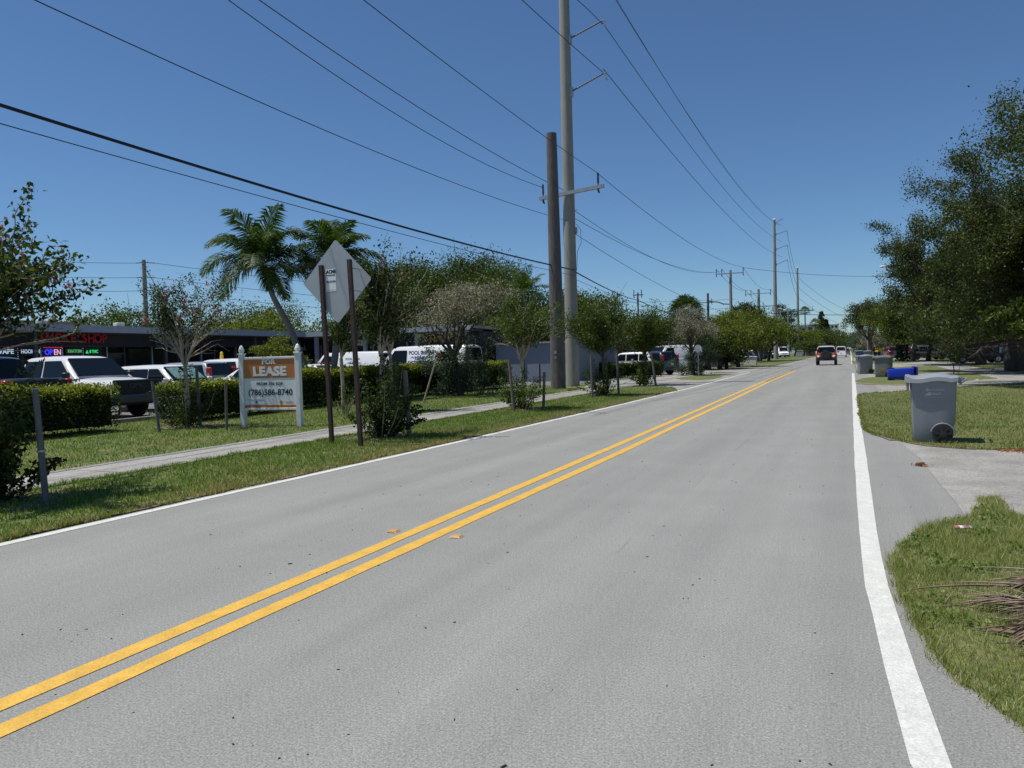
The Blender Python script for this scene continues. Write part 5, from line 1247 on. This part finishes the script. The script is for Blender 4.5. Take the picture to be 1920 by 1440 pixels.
myrtle((-8.881, 20.263) + (0,), 3.8, 1.05, 62, 'pale-limbed bushy tree just left of the wooden pole', per=62, leaf=.065, limbs=9, skirt=2700, flower=.01, sig=.09, skirt_h=1.3, skirt_r=.38, th=.36, lo=.17)
myrtle((-8.627, 27.448) + (0,), 3.85, 1.15, 75, 'rounded green tree just right of the tall concrete pole', per=74, leaf=.072, limbs=10, skirt=2700, flower=.0, sig=.13, skirt_h=1.5, skirt_r=.36, th=.38, bark='bark')
myrtle((-9.236, 36.214) + (0,), 4.1, 1.2, 83, 'green tree at the corner of the grass where the driveway opens', per=78, leaf=.085, limbs=9, skirt=2200, flower=.0, sig=.15, skirt_h=1.3, skirt_r=.35, th=.34, bark='bark')
myrtle((-13.661, 17.958) + (0,), 3.7, .8, 91, 'small tree showing between the two brown sign posts', per=50, leaf=.06, limbs=6, skirt=500, flower=.04, sig=.09, th=.45)

def shrubtree(loc, H_, Rr, seed, label, cols, trunk=.3, n=9000, leaf=.09, flat=.8, gaps=26, bark='bark', name='tree', base=None, group=None, lobes=9, open_=.55, zlo=.25, cat='tree', rz=(1, 1), core=True):
    """crown built from leaf clumps gathered round lobes, trunk and limbs reaching into them"""
    r = np.random.default_rng(seed); t = thing(name, label, cat, loc, 0, group)
    br = []; z0 = H_ * zlo; zc = (H_ + z0) / 2; hz = (H_ - z0) / 2; L_ = []
    for i in range(lobes):
        a = 6.283 * i / lobes + r.uniform(-.4, .4); q = math.sqrt(r.uniform(.08, .62)) * Rr; z = zc + hz * r.uniform(-.6, .62) * (1 - .35 * q / Rr)
        L_.append((q * math.cos(a) * rz[0], q * math.sin(a) * rz[1], z, Rr * r.uniform(.34, .55)))
    L_.append((0, 0, H_ - Rr * .42, Rr * .45))
    th = H_ * zlo * .9 + .05; fork = Vector((r.uniform(-.1, .1) * Rr, r.uniform(-.1, .1) * Rr, max(th, H_ * .22)))
    br.append(([Vector((0, 0, -.05)), Vector((fork.x * .3, fork.y * .3, fork.z * .5)), fork], [trunk, trunk * .8, trunk * .72], 0))
    for x, y, z, q in L_:
        e = Vector((x, y, z)); m_ = fork.lerp(e, .5) + Vector(r.normal(size=3)) * Rr * .08; br.append(([fork, m_, e], [trunk * .45, trunk * .28, trunk * .10], 1))
        for k in range(5):
            f_ = e + Vector(r.normal(size=3)) * q * .6; br.append(([m_.lerp(e, r.uniform(.2, 1)), e.lerp(f_, .5), f_], [trunk * .12, trunk * .07, trunk * .03], 2))
    P_ = []; w_ = np.array([l[3] ** 2 for l in L_]); w_ /= w_.sum()
    ncl = gaps * len(L_)
    for i, (x, y, z, q) in enumerate(L_):
        k = int(ncl * w_[i]) + 3; d = unit(r.normal(size=(k, 3))); d[:, 2] = np.where(d[:, 2] < -.5, -d[:, 2] * .6, d[:, 2]); rad = q * r.uniform(.45, 1.12, (k, 1)) ** .6
        c = np.array([x, y, z]) + d * rad * np.array([1, 1, flat]); m = max(3, int(n * w_[i] / k))
        s_ = q * open_ * .36
        pp = np.repeat(c, m, 0) + r.normal(size=(k * m, 3)) * s_ * np.array([1, 1, .62]) * np.repeat(r.uniform(.5, 1.25, (k, 1)), m, 0); P_.append(pp)
    P_ = np.vstack(P_); P_ = P_[P_[:, 2] > .05]
    cs = np.array([c for c, _ in cols]); ws = np.array([q for _, q in cols], float); ws /= ws.sum()
    # each clump leans to one shade
    key = np.floor(P_ / (Rr * .22)).astype(int); hsh = (np.sin(key[:, 0] * 12.9 + key[:, 1] * 78.2 + key[:, 2] * 37.7) * 43758.5) % 1
    tt = cs[r.choice(len(cs), len(P_), p=ws)] * (.72 + .6 * hsh[:, None]) * r.uniform(.75, 1.3, (len(P_), 1))
    branch_mesh(br, 'trunk', M[bark], t)
    leaves('crown', P_, leaf, cols, t, r, .6, .55, tints=tt)
    return t
# grey half-dead trees with green regrowth
def dying(loc, H_, Rr, seed, label, n):
    t = shrubtree(loc, H_, Rr, seed, label, G_GREY, trunk=.16, n=n, leaf=.075, flat=.8, lobes=11, zlo=.36, open_=.6, name='dying_tree', group='grey half-dead trees')
    r = np.random.default_rng(seed + 1); m = int(n * .9)
    cl = r.normal(size=(60, 3)) * np.array([.45, .45, .42]) * Rr * .8 + np.array([0, 0, H_ * .20]); ci = r.integers(0, 60, m); P_ = cl[ci] + r.normal(size=(m, 3)) * Rr * .07; P_ = P_[P_[:, 2] > .03]
    leaves('regrowth', P_, .09, G_SILV, t, r, .5, .5); return t
dying((-15.012, 27.778) + (0,), 4.95, 2.15, 101, 'grey leafless-looking tree with dark green regrowth, left of the tall poles', 15000)
dying((-9.862, 51.858) + (0,), 5.0, 1.9, 103, 'second grey dying tree, on the small grass island in the driveway', 11000)

def palm(loc, path, r_, fr_n, fl, seed, label, droop=1.0, cols=G_DK, name='palm_tree', leaflets=64, group=None, lw=.055, ll=.86):
    rr_ = random.Random(seed); r = np.random.default_rng(seed); t = thing(name, label, 'palm tree', loc, 0, group)
    n = len(path); b = MB()
    pts = [Vector(path[0])]
    for i in range(n - 1):
        for k in range(1, 7): pts.append(Vector(path[i]).lerp(Vector(path[i + 1]), k / 6))
    for _ in range(2): pts = [pts[0]] + [(pts[i - 1] + pts[i] * 2 + pts[i + 1]) / 4 for i in range(1, len(pts) - 1)] + [pts[-1]]
    b.tube(pts, [r_ * (1.25 - .55 * i / len(pts)) * (1.03 if i % 2 else .97) for i in range(len(pts))], 10); b.build('trunk', M['palm_bark'], t, smooth=60)
    top = pts[-1]; d = (pts[-1] - pts[-3]).normalized(); MB().tube([top - d * .1, top + d * .5], [r_ * .85, r_ * .45], 8).build('crownshaft', M['leaf_sheath'], t)
    base = top + d * .4
    for k in range(fr_n):
        a = 6.283 * k * .381966 + rr_.uniform(-.2, .2); el = R(78 - 88 * (k / fr_n) ** 1.0 + rr_.uniform(-6, 6)); L_ = fl * rr_.uniform(.85, 1.1); p = base.copy(); dd = Vector((math.cos(a) * math.cos(el), math.sin(a) * math.cos(el), math.sin(el))); rach = [p.copy()]; m = 12
        for i in range(m):
            dd.z -= droop * .20 * (.25 + i / m); dd.normalize(); p = p + dd * L_ / m; rach.append(p.copy())
        V = []; T = []; F = []
        for j in range(leaflets):
            f = .12 + .88 * j / leaflets; x = f * m; i = min(int(x), m - 1); c = rach[i].lerp(rach[i + 1], x - i); tg = (rach[i + 1] - rach[i]).normalized(); side = tg.cross(Vector((0, 0, 1))); side = side.normalized() if side.length > .05 else Vector((1, 0, 0)); up = side.cross(tg)
            ln = ll * L_ / 2.2 * math.sin(math.pi * (f * .80 + .17)) ** .7 * rr_.uniform(.8, 1.15)
            for sg in (-1, 1):
                ld = (side * sg * .75 + tg * .75 + up * rr_.uniform(-.15, .35)).normalized(); mid = c + ld * ln * .55; e = mid + (ld + Vector((0, 0, -.8 * droop))).normalized() * ln * .5; wv = tg * lw * .5
                k0 = len(V); V += [c - wv * .6, c + wv * .6, mid + wv, mid - wv, e]; F += [(k0, k0 + 1, k0 + 2), (k0, k0 + 2, k0 + 3), (k0 + 3, k0 + 2, k0 + 4)]; q = cols[rr_.randrange(len(cols))][0]; g = rr_.uniform(.75, 1.35); T += [[q[0] * g, q[1] * g, q[2] * g]] * 3
        o = tri_mesh('frond', np.array([tuple(v) for v in V]), np.array(F), np.array(T), M['leaf'], t)
        MB().tube(rach, [.022 * (1 - .8 * i / m) for i in range(m + 1)], 4).build('rachis', M['leaf_sheath'], o)
    return t
M['leaf_sheath'] = mat('leaf_sheath', (0.12, 0.15, 0.05), .6, .2, 4)
G_PALM = [((0.020, 0.044, 0.010), 2), ((0.036, 0.070, 0.014), 2), ((0.07, 0.10, 0.025), 1)]
pb = (-18.588, 22.595)
palm(pb + (0,), [(0.1, 0, 0), (-.35, .0, 1.5), (-.85, -.1, 2.9), (-1.5, -.25, 4.1), (-1.80, -.3, 4.95)], .12, 20, 2.35, 5, 'curved palm leaning left above the lease board', droop=1.0, cols=G_PALM)
palm((pb[0] + .4, pb[1] + .4, 0), [(0, 0, 0), (.25, .15, 1.5), (.35, .4, 3.0), (.1, .7, 4.3), (-.1, .9, 5.1)], .12, 17, 2.1, 9, 'second palm whose head shows behind the diamond sign', droop=.95, cols=G_PALM)
x_, y_ = (-23.040, 53.238)
palm((x_, y_, 0), [(0, 0, 0), (.1, 0, 3), (.1, 0, 6.1)], .17, 15, 2.2, 13, 'palm head poking above the trees left of the wooden pole', droop=.6, cols=G_MID[:2], leaflets=34, lw=.06)

def fan_palm(loc, H_, Rr, seed, label, cols=G_DK, nf=46):
    rr_ = random.Random(seed); t = thing('cabbage_palm', label, 'palm tree', loc)
    MB().tube([(0, 0, 0), (.08, 0, H_ * .5), (0, 0, H_ - Rr * .9)], [.24, .2, .19], 9).build('trunk', M['palm_bark'], t, smooth=60)
    c = Vector((0, 0, H_ - Rr))
    for k in range(nf):
        a = k * 2.399; z = 1 - 1.55 * k / nf; q = math.sqrt(max(0, 1 - z * z)); d = Vector((q * math.cos(a), q * math.sin(a), z)); h = c + d * Rr * .55; V = []; F = []; T = []
        s_ = d.cross(Vector((0, 0, 1))); s_ = s_.normalized() if s_.length > .05 else Vector((1, 0, 0)); u_ = s_.cross(d)
        for j in range(15):
            an = R(-100 + 200 * j / 14); ld = (d * math.cos(an) + s_ * math.sin(an)).normalized(); L_ = Rr * .52 * rr_.uniform(.85, 1.1); w_ = s_.cross(ld).cross(ld).normalized() * .03 * Rr; w_ = (ld.cross(u_)).normalized() * .028 * Rr
            m_ = h + ld * L_ * .6; e = h + ld * L_ + Vector((0, 0, -.16 * Rr)); k0 = len(V); V += [h, m_ - w_, m_ + w_, e]; F += [(k0, k0 + 1, k0 + 2), (k0 + 1, k0 + 3, k0 + 2)]; qq = cols[rr_.randrange(len(cols))][0]; g = rr_.uniform(.7, 1.4); T += [[v * g for v in qq]] * 2
        tri_mesh('fan_leaf', np.array([tuple(v) for v in V]), np.array(F), np.array(T), M['leaf'], t)
    return t
fan_palm((-13.617, 68.503) + (0,), 7.1, 1.9, 3, 'round-headed cabbage palm behind the second grey tree', nf=60)
fan_palm((-13.816, 268.318) + (0,), 16.5, 2.1, 4, 'distant fan palm standing above the white building', nf=24)
fan_palm((-10.728, 269.721) + (0,), 12.4, 2.2, 6, 'lower distant fan palm left of the dark conifers', cols=G_YEL, nf=24)

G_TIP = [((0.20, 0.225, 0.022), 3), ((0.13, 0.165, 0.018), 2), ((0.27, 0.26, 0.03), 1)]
# clipped hedges
def hedge(label, pts, wd, hgt, n, seed, topcols, round_=.12, leaf=.075, cols=G_DK, name='hedge'):
    """pts: centre line [(x,y),...]"""
    r = np.random.default_rng(seed); t = thing(name, label, 'hedge', (pts[0][0], pts[0][1], 0)); off = np.array([pts[0][0], pts[0][1], 0])
    A_ = np.array(pts, float); seg = np.linalg.norm(np.diff(A_, axis=0), axis=1); cum = np.concatenate([[0], np.cumsum(seg)]); L_ = cum[-1]
    s = r.uniform(-wd * .3, L_ + wd * .3, n); face = r.random(n)
    i = np.clip(np.searchsorted(cum, s) - 1, 0, len(seg) - 1); tt = ((s - cum[i]) / seg[i])[:, None]; c = A_[i] * (1 - tt) + A_[i + 1] * tt; d = (A_[i + 1] - A_[i]) / seg[i][:, None]; nn = np.column_stack([-d[:, 1], d[:, 0]])
    hw = wd / 2 * (1 + .08 * np.sin(s * 2.1) + .05 * np.sin(s * 5.3)); hh = hgt * (1 + .03 * np.sin(s * 1.7) + .02 * np.sin(s * 4.9 + 1))
    u = np.where(face < .36, r.uniform(-1, 1, n), np.sign(r.uniform(-1, 1, n)) * r.uniform(.78, 1.03, n)); hh = hh + np.where(r.random(n) < .06, r.uniform(0, .16, n), 0); z = np.where(face < .36, hh * r.uniform(.88, 1.05, n), hh * r.uniform(.05, 1, n) ** .75)
    u *= np.where(z > hh * .85, .93, 1) * np.where(z < hh * .18, .82, 1)
    P_ = np.column_stack([c + nn * (u * hw)[:, None], z]) + r.normal(size=(n, 3)) * .03 - off
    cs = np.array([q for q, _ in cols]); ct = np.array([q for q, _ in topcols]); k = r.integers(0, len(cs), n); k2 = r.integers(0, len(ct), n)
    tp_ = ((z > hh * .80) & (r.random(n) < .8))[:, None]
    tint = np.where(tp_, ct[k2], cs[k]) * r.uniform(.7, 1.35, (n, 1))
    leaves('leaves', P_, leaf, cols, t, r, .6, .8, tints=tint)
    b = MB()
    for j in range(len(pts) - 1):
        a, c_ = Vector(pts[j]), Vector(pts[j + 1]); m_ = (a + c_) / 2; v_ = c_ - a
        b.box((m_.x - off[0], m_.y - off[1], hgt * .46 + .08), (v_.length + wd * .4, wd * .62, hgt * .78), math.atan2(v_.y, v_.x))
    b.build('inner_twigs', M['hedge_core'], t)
    for j in range(int(L_ / .35)):
        pass
    return t
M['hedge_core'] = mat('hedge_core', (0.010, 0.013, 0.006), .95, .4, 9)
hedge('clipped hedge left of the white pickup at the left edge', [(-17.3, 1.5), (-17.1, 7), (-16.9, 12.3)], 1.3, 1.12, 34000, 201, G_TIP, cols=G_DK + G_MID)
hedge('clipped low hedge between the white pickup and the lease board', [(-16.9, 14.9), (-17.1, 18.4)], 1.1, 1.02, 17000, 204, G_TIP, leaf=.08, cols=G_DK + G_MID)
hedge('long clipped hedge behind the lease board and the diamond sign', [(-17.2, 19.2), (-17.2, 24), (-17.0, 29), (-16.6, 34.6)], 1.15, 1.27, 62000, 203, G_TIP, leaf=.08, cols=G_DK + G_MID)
hedge('dark uneven low hedge beyond the driveway in front of the white estate car', [(-16.352, 47.490), (-14.141, 48.494), (-12.169, 50.488)], 1.1, .95, 11000, 205, G_MID, leaf=.11)
hedge('low hedge far off on the right in front of the parked dark cars', [(-19.147, 199.993), (-16.514, 212.173)], 2, 1.6, 4000, 206, G_MID, leaf=.22)

# trees behind the buildings and along the street
BT = [
 ((-54.780, 43.210), 6.6, 4.2, 'bright green bushy tree behind the shop roof at left', G_MID, 9000, .20, .2), ((-55.139, 47.440), 5.4, 4.5, 'low green tree behind the shop roof right of the pale pole', G_MID, 6000, .20, .2),
 ((-58.097, 61.474), 8.0, 5.0, 'dull green rounded tree behind the shops, left of the palm trunk', G_LIV, 9000, .22, .2), ((-45.055, 45.432), 4.9, 4.6, 'yellow-green foliage low over the shop roof left of the palm', G_YEL, 9000, .18, .2),
 ((-42.526, 48.778), 5.2, 4.4, 'yellow-green foliage over the shop roof right of the palm trunk', G_YEL, 9000, .18, .2), ((-39.737, 52.242), 5.6, 4.5, 'green foliage behind the lower tip of the diamond sign', G_MID, 8000, .18, .2),
 ((-38.404, 55.044), 8.2, 5, 'green tree behind the shops, right of the diamond sign', G_MID, 12000, .18, .2), ((-38.244, 61.707), 11.2, 5.8, 'tall dark green tree behind the wing, left half', G_DK + G_MID, 26000, .2, .2), ((-35.265, 65.257), 12.2, 6.4, 'tall flat-topped dark tree crowning the middle of the skyline', G_MID + G_DK[:1], 26000, .2, .2),
 ((-30.264, 63.136), 10.0, 4.6, 'green tree behind the grey tree', G_MID, 15000, .2, .2), ((-22.820, 55.534), 7.4, 4.4, 'green tree filling in behind the wooden pole', G_MID, 11000, .18, .2), ((-20.276, 58.887), 7.2, 3.6, 'bushy tree just right of the tall pole, behind the round street tree', G_MID, 10000, .18, .15),
 ((-20.252, 67.685), 5.6, 4.0, 'low green tree behind the driveway hedge', G_MID, 8000, .18, .12), ((-19.244, 79.127), 6.0, 4.5, 'dark green tree above the dark hatchback', G_DK, 8000, .2, .15),
 ((-10.876, 69.748), 5.0, 3.0, 'yellow-green bush tree left of the distribution pole', G_YEL, 14000, .15, .04), ((-10.426, 78.740), 5.9, 3.0, 'taller yellow-green tree round the foot of the distribution pole', G_YEL, 14000, .16, .06), ((-11.371, 67.327), 3.1, 2.0, 'dark green shrub beside the second grey tree', G_DK, 6000, .15, .03), ((-10.604, 72.069), 3.0, 2.2, 'dark green shrub below the yellow-green trees', G_DK, 6000, .15, .03),
 ((-15.264, 87.525), 5.4, 3.6, 'green mass of leaves behind the cabbage palm', G_MID, 7000, .2, .1), ((-13.050, 108.302), 8.6, 3.0, 'dark small tree top beyond the yellow-green trees', G_DK, 5000, .24, .3),
 ((-12.743, 117.229), 6.6, 4.4, 'green tree shading the cars by the cluttered pole', G_YEL, 8000, .24, .3), ((-11.815, 124.241), 6.8, 4.4, 'bright green tree between cluttered pole and second tall pole', G_MID, 8000, .24, .3), ((-15.896, 157.535), 7.2, 5, 'green tree deeper behind the parked dark cars', G_MID, 7000, .3, .2),
 ((-15.565, 190.637), 13.0, 3.4, 'slim dark tree just right of the second tall pole', G_DK, 5000, .3, .2), ((-15.734, 212.528), 8.6, 4.4, 'green trees behind the crossarm pole', G_MID, 6000, .3, .1), ((-13.653, 213.473), 6.4, 4.2, 'yellow-green bushes at the foot of the third tall pole', G_YEL, 6000, .28, .05),
 ((-12.015, 225.201), 7.4, 5.0, 'pale green bushes right of the third tall pole', G_YEL, 6000, .3, .05), ((-9.265, 204.483), 4.2, 3.6, 'bright low bush left of the orange off-roader', G_MID, 5000, .26, .03), ((-9.206, 259.429), 9.0, 6.0, 'brownish green trees below the dark conifers', G_LIV, 7000, .32, .1), ((-7.548, 293.133), 8.6, 6.5, 'green trees below the white tower block', G_MID, 7000, .36, .1),
 ((-5.149, 360.126), 7.6, 7.0, 'distant green trees over the white passenger van', G_MID, 6000, .42, .1), ((-1.912, 460.452), 9.6, 8.5, 'far dark round tree at the end of the road', G_DK, 6000, .5, .1), ((1.235, 417.946), 7.0, 6.0, 'far dark trees closing the end of the road', G_DK, 5000, .5, .1),
 # right side
 ((2.694, 124.243), 9.2, 3.6, 'dark dense tree overhanging the right of the road far off', G_LIV, 12000, .20, .3), ((2.210, 187.729), 4.6, 3.4, 'grey-green bush behind the violet bin', G_SILV, 6000, .22, .05), ((4.388, 166.751), 4.8, 3.2, 'dusty grey tree behind the grey bins', G_GREY, 5000, .22, .2), ((4.037, 254.462), 8.0, 4.5, 'pale distant tree right of the road end', G_SILV, 5000, .34, .2),
 ((5.356, 95.909), 7.2, 4.0, 'light green tree with an ivy covered trunk behind the bins', G_YEL, 15000, .17, .28), ((6.053, 91.053), 7.0, 3.6, 'green tree on a thin dark trunk beside the sidewalk crossing', G_MID, 11000, .17, .3),
 ((7.730, 93.579), 7.6, 5.0, 'dark tree mass behind the sidewalk at right', G_DK, 14000, .2, .12), ((8.874, 146.822), 9.0, 6.0, 'dark trees deeper in behind the light green tree', G_DK, 9000, .26, .12), ((10.395, 90.397), 8.6, 5.6, 'dark trees behind the parked dark cars at right', G_DK, 14000, .2, .2), ((15.343, 94.842), 9.0, 6.0, 'dark trees at the right edge behind the trailer', G_DK, 12000, .22, .2), ((17.560, 89.259), 10, 6.0, 'dark trees just outside the right edge', G_DK, 8000, .24, .2),
]
for i, (xy, h_, r_, lb, cl, n_, lf, zl) in enumerate(BT):
    shrubtree(tuple(xy) + (0,), h_, r_, 300 + i, lb, cl, trunk=.14 + h_ * .018, n=int(n_ * 1.15), leaf=lf, zlo=zl, flat=.8, open_=.75, group='trees along and beyond the street', name='shrub_tree' if h_ < 5 else 'broadleaf_tree')
o = MB().lathe(((5.356, 95.909), 0)[0] + (0,), [(.55, 0), (.5, 1.5), (.42, 2.6)], 8) if False else None
r_ = np.random.default_rng(5); n_ = 2600; a_ = r_.uniform(0, 6.283, n_); z_ = r_.uniform(0, 3.2, n_)
tr_ = [ob for ob in C.objects if ob.get('label', '').startswith('light green tree with an ivy')][0]
leaves('ivy', np.column_stack([np.cos(a_) * (.62 - z_ * .07), np.sin(a_) * (.62 - z_ * .07), z_]) + r_.normal(size=(n_, 3)) * .10, .14, G_DK, tr_, r_, .8, .3)

# the big live oaks leaning in from the right
def oak(loc, H_, spread, seed, label, lean, n_limb=9, per=150, leaf=.075, z0=2.2, sag=.0, trunk=.42, zmin=1.8):
    r = np.random.default_rng(seed); t = thing('live_oak', label, 'tree', loc, 0, 'big oaks overhanging the right side'); br = []; tips = []
    base = Vector((0, 0, 0)); f = Vector((lean[0] * .08, lean[1] * .08, z0)); br.append(([base - Vector((0, 0, .1)), f * .5, f], [trunk, trunk * .82, trunk * .8], 0))
    def limb(p, d, L_, rad, lev):
        pts = [p]; rr = [rad]; n = 5
        for i in range(n):
            d = (d + Vector(r.normal(size=3)) * .17 + Vector((0, 0, -.03 if lev == 0 else .03))).normalized(); p = p + d * L_ / n; pts.append(p); rr.append(rad * (1 - .6 * (i + 1) / n))
        br.append((pts, rr, min(lev + 1, 5)))
        if lev >= 3: tips.append(pts); return
        if lev == 2: tips.append(pts[3:])
        for k in range((5, 5, 4)[lev]):
            q = pts[2 + k % 4]; side = d.cross(Vector(r.normal(size=3))).normalized(); nd = (d * .75 + side * r.uniform(.4, .95) + Vector((0, 0, .12))).normalized(); limb(q, nd, L_ * r.uniform(.42, .62), rr[2 + k % 4] * .6, lev + 1)
    for i in range(n_limb):
        a = 6.283 * i / n_limb + r.uniform(-.25, .25); el = R(r.uniform(18, 72)); d = Vector((math.cos(a) * math.cos(el) + lean[0] * .12, math.sin(a) * math.cos(el) + lean[1] * .12, math.sin(el))).normalized()
        limb(f, d, spread * (.62 if el < R(50) else H_ / spread * .48), trunk * .45, 0)
    P_ = tip_points(tips, r, per, .22, .15); P_ = P_[P_[:, 2] > zmin]
    key = np.floor(P_ / .9).astype(int); hsh = (np.sin(key[:, 0] * 12.9 + key[:, 1] * 78.2 + key[:, 2] * 37.7) * 43758.5) % 1
    cs = np.array([c for c, _ in G_LIV]); tt = cs[r.choice(3, len(P_), p=[.45, .4, .15])] * (.75 + .5 * hsh[:, None]) * r.uniform(.7, 1.35, (len(P_), 1))
    branch_mesh(br, 'trunk', M['bark'], t); leaves('crown', P_, leaf, G_LIV, t, r, .5, .5, tints=tt); print('oak', len(P_), 'top', P_[:, 2].max(), 'x', P_[:, 0].min() + loc[0], P_[:, 1].min() + loc[1]); return t
oak((10.9, 33.5, 0), 12.8, 8.6, 401, 'nearest big oak reaching in from beyond the right edge', (-3, -1), n_limb=14, per=150, leaf=.10)
oak((8.8, 52.0, 0), 12.5, 9.0, 402, 'great oak with pale trunk shading the dark parked cars', (-1.2, 0), n_limb=13, per=110, leaf=.13, trunk=.6)
oak((9.5, 70.0, 0), 11.5, 8.0, 403, 'third oak further up the right verge', (-1.5, 0), n_limb=11, per=85, leaf=.16)

shrubtree((13.6, 41, 0), 12.6, 6.6, 451, 'dense dark oak crown filling the right edge behind the nearest oak', G_LIV, trunk=.5, n=60000, leaf=.14, lobes=16, zlo=.22, flat=.85, open_=.6, name='live_oak', group='big oaks overhanging the right side', gaps=34)
shrubtree((11.4, 62, 0), 9.4, 5.4, 452, 'lower dark oak crown over the shaded parked cars', G_LIV, trunk=.4, n=46000, leaf=.17, lobes=14, zlo=.24, flat=.85, open_=.6, name='live_oak', group='big oaks overhanging the right side', gaps=30)
shrubtree((8.0, 26.3, 0), 10.2, 4.3, 453, 'oak crown just beyond the right edge, shading the lawn', G_LIV, trunk=.35, n=38000, leaf=.09, lobes=12, zlo=.48, flat=.85, open_=.6, name='live_oak', group='big oaks overhanging the right side', gaps=26)
shrubtree((-30.524, 34.460) + (0,), 3.3, 1.5, 513, 'small bright green tree against the shop front, right of the lease board', G_YEL, trunk=.08, n=6000, leaf=.11, lobes=7, zlo=.2, name='shrub_tree')
# small things at right
myrtle((5.034, 46.420) + (0,), 2.2, .9, 511, 'spindly dark sapling on the grass island behind the nearest bin', per=16, leaf=.085, limbs=5, skirt=0, flower=0, sig=.10, cols=G_DK, name='sapling', cat='sapling', group=None, th=.25, rt=.025, bark='bark')
shrubtree((5.578, 31.092) + (0,), 3.2, 1.05, 512, 'bright green leafy bush cut by the right edge', G_MID, trunk=.05, n=3600, leaf=.14, lobes=6, zlo=.35, name='shrub', cat='shrub')
# conifers on the skyline
def conifer(loc, H_, Rr, seed, label):
    r = np.random.default_rng(seed); t = thing('conifer', label, 'tree', loc); MB().tube([(0, 0, 0), (0, 0, H_)], [.35, .05], 7).build('trunk', M['bark'], t); P_ = []; b = MB()
    for k in range(26):
        z = H_ * (.12 + .86 * k / 26); q = Rr * (1 - (k / 27) ** 1.3) + .25
        for j in range(7):
            a = r.uniform(0, 6.283); u = r.uniform(.1, 1, (46, 1)); P_.append(np.array([0, 0, z]) + u * np.array([math.cos(a) * q, math.sin(a) * q, -.12 * q]) + r.normal(size=(46, 3)) * .16); b.tube([(0, 0, z), (math.cos(a) * q, math.sin(a) * q, z - .12 * q)], [.05, .02], 3)
    b.build('limbs', M['bark'], t); leaves('crown', np.vstack(P_), .40, G_DK, t, r, .45, .3); return t
conifer((-9.198, 283.597) + (0,), 15.4, 3.4, 601, 'taller of the two dark conifers on the skyline')
conifer((-7.836, 284.216) + (0,), 12.4, 2.8, 602, 'shorter of the two dark conifers on the skyline')
# far green mass that closes the horizon
r_ = np.random.default_rng(77); n_ = 30000; x_ = r_.uniform(-520, 420, n_); hh_ = 7 + 2.5 * np.sin(x_ * .05) + 1.6 * np.sin(x_ * .17 + 1) + 1.2 * np.sin(x_ * .41)
y_ = 480 + r_.uniform(0, 30, n_); z_ = hh_ * r_.uniform(0, 1.05, n_) ** .6
keep = (np.abs(x_ + 3) > 9)
P_ = np.column_stack([x_, y_, z_])[keep]
o = leaves('treeline', P_, 2.4, G_DK + G_MID[:1], None, r_, .8, .5); tag(o, 'far green treeline along the horizon', 'trees', kind='stuff')
n_ = 26000; y2 = r_.uniform(95, 480, n_); hh_ = 5.2 + 1.2 * np.sin(y2 * .11) + .8 * np.sin(y2 * .31); P_ = np.column_stack([-62 - (y2 - 95) * .02 + r_.uniform(0, 9, n_), y2, hh_ * r_.uniform(0, 1.05, n_) ** .6])
o = leaves('treeline', P_, .9, G_MID, None, r_, .8, .5); tag(o, 'green mass of trees behind the lots on the left', 'trees', kind='stuff')
n_ = 22000; y2 = r_.uniform(100, 470, n_); hh_ = 5.5 + 1.4 * np.sin(y2 * .09) + .9 * np.sin(y2 * .27); P_ = np.column_stack([17 + r_.uniform(0, 8, n_), y2, hh_ * r_.uniform(0, 1.05, n_) ** .6])
o = leaves('treeline', P_, .8, G_DK, None, r_, .8, .5); tag(o, 'dark mass of trees behind the yards on the right', 'trees', kind='stuff')
x2 = r_.uniform(-60, -19, 20000); n_ = 20000; hh_ = 4.6 + .8 * np.sin(x2 * .5) + .5 * np.sin(x2 * 1.3); P_ = np.column_stack([x2, 96 + r_.uniform(0, 8, n_), hh_ * r_.uniform(0, 1.05, n_) ** .6])
o = leaves('treeline', P_, .5, G_MID, None, r_, .8, .5); tag(o, 'green trees closing the back of the parking area', 'trees', kind='stuff')
n_ = 3500; hz_ = None
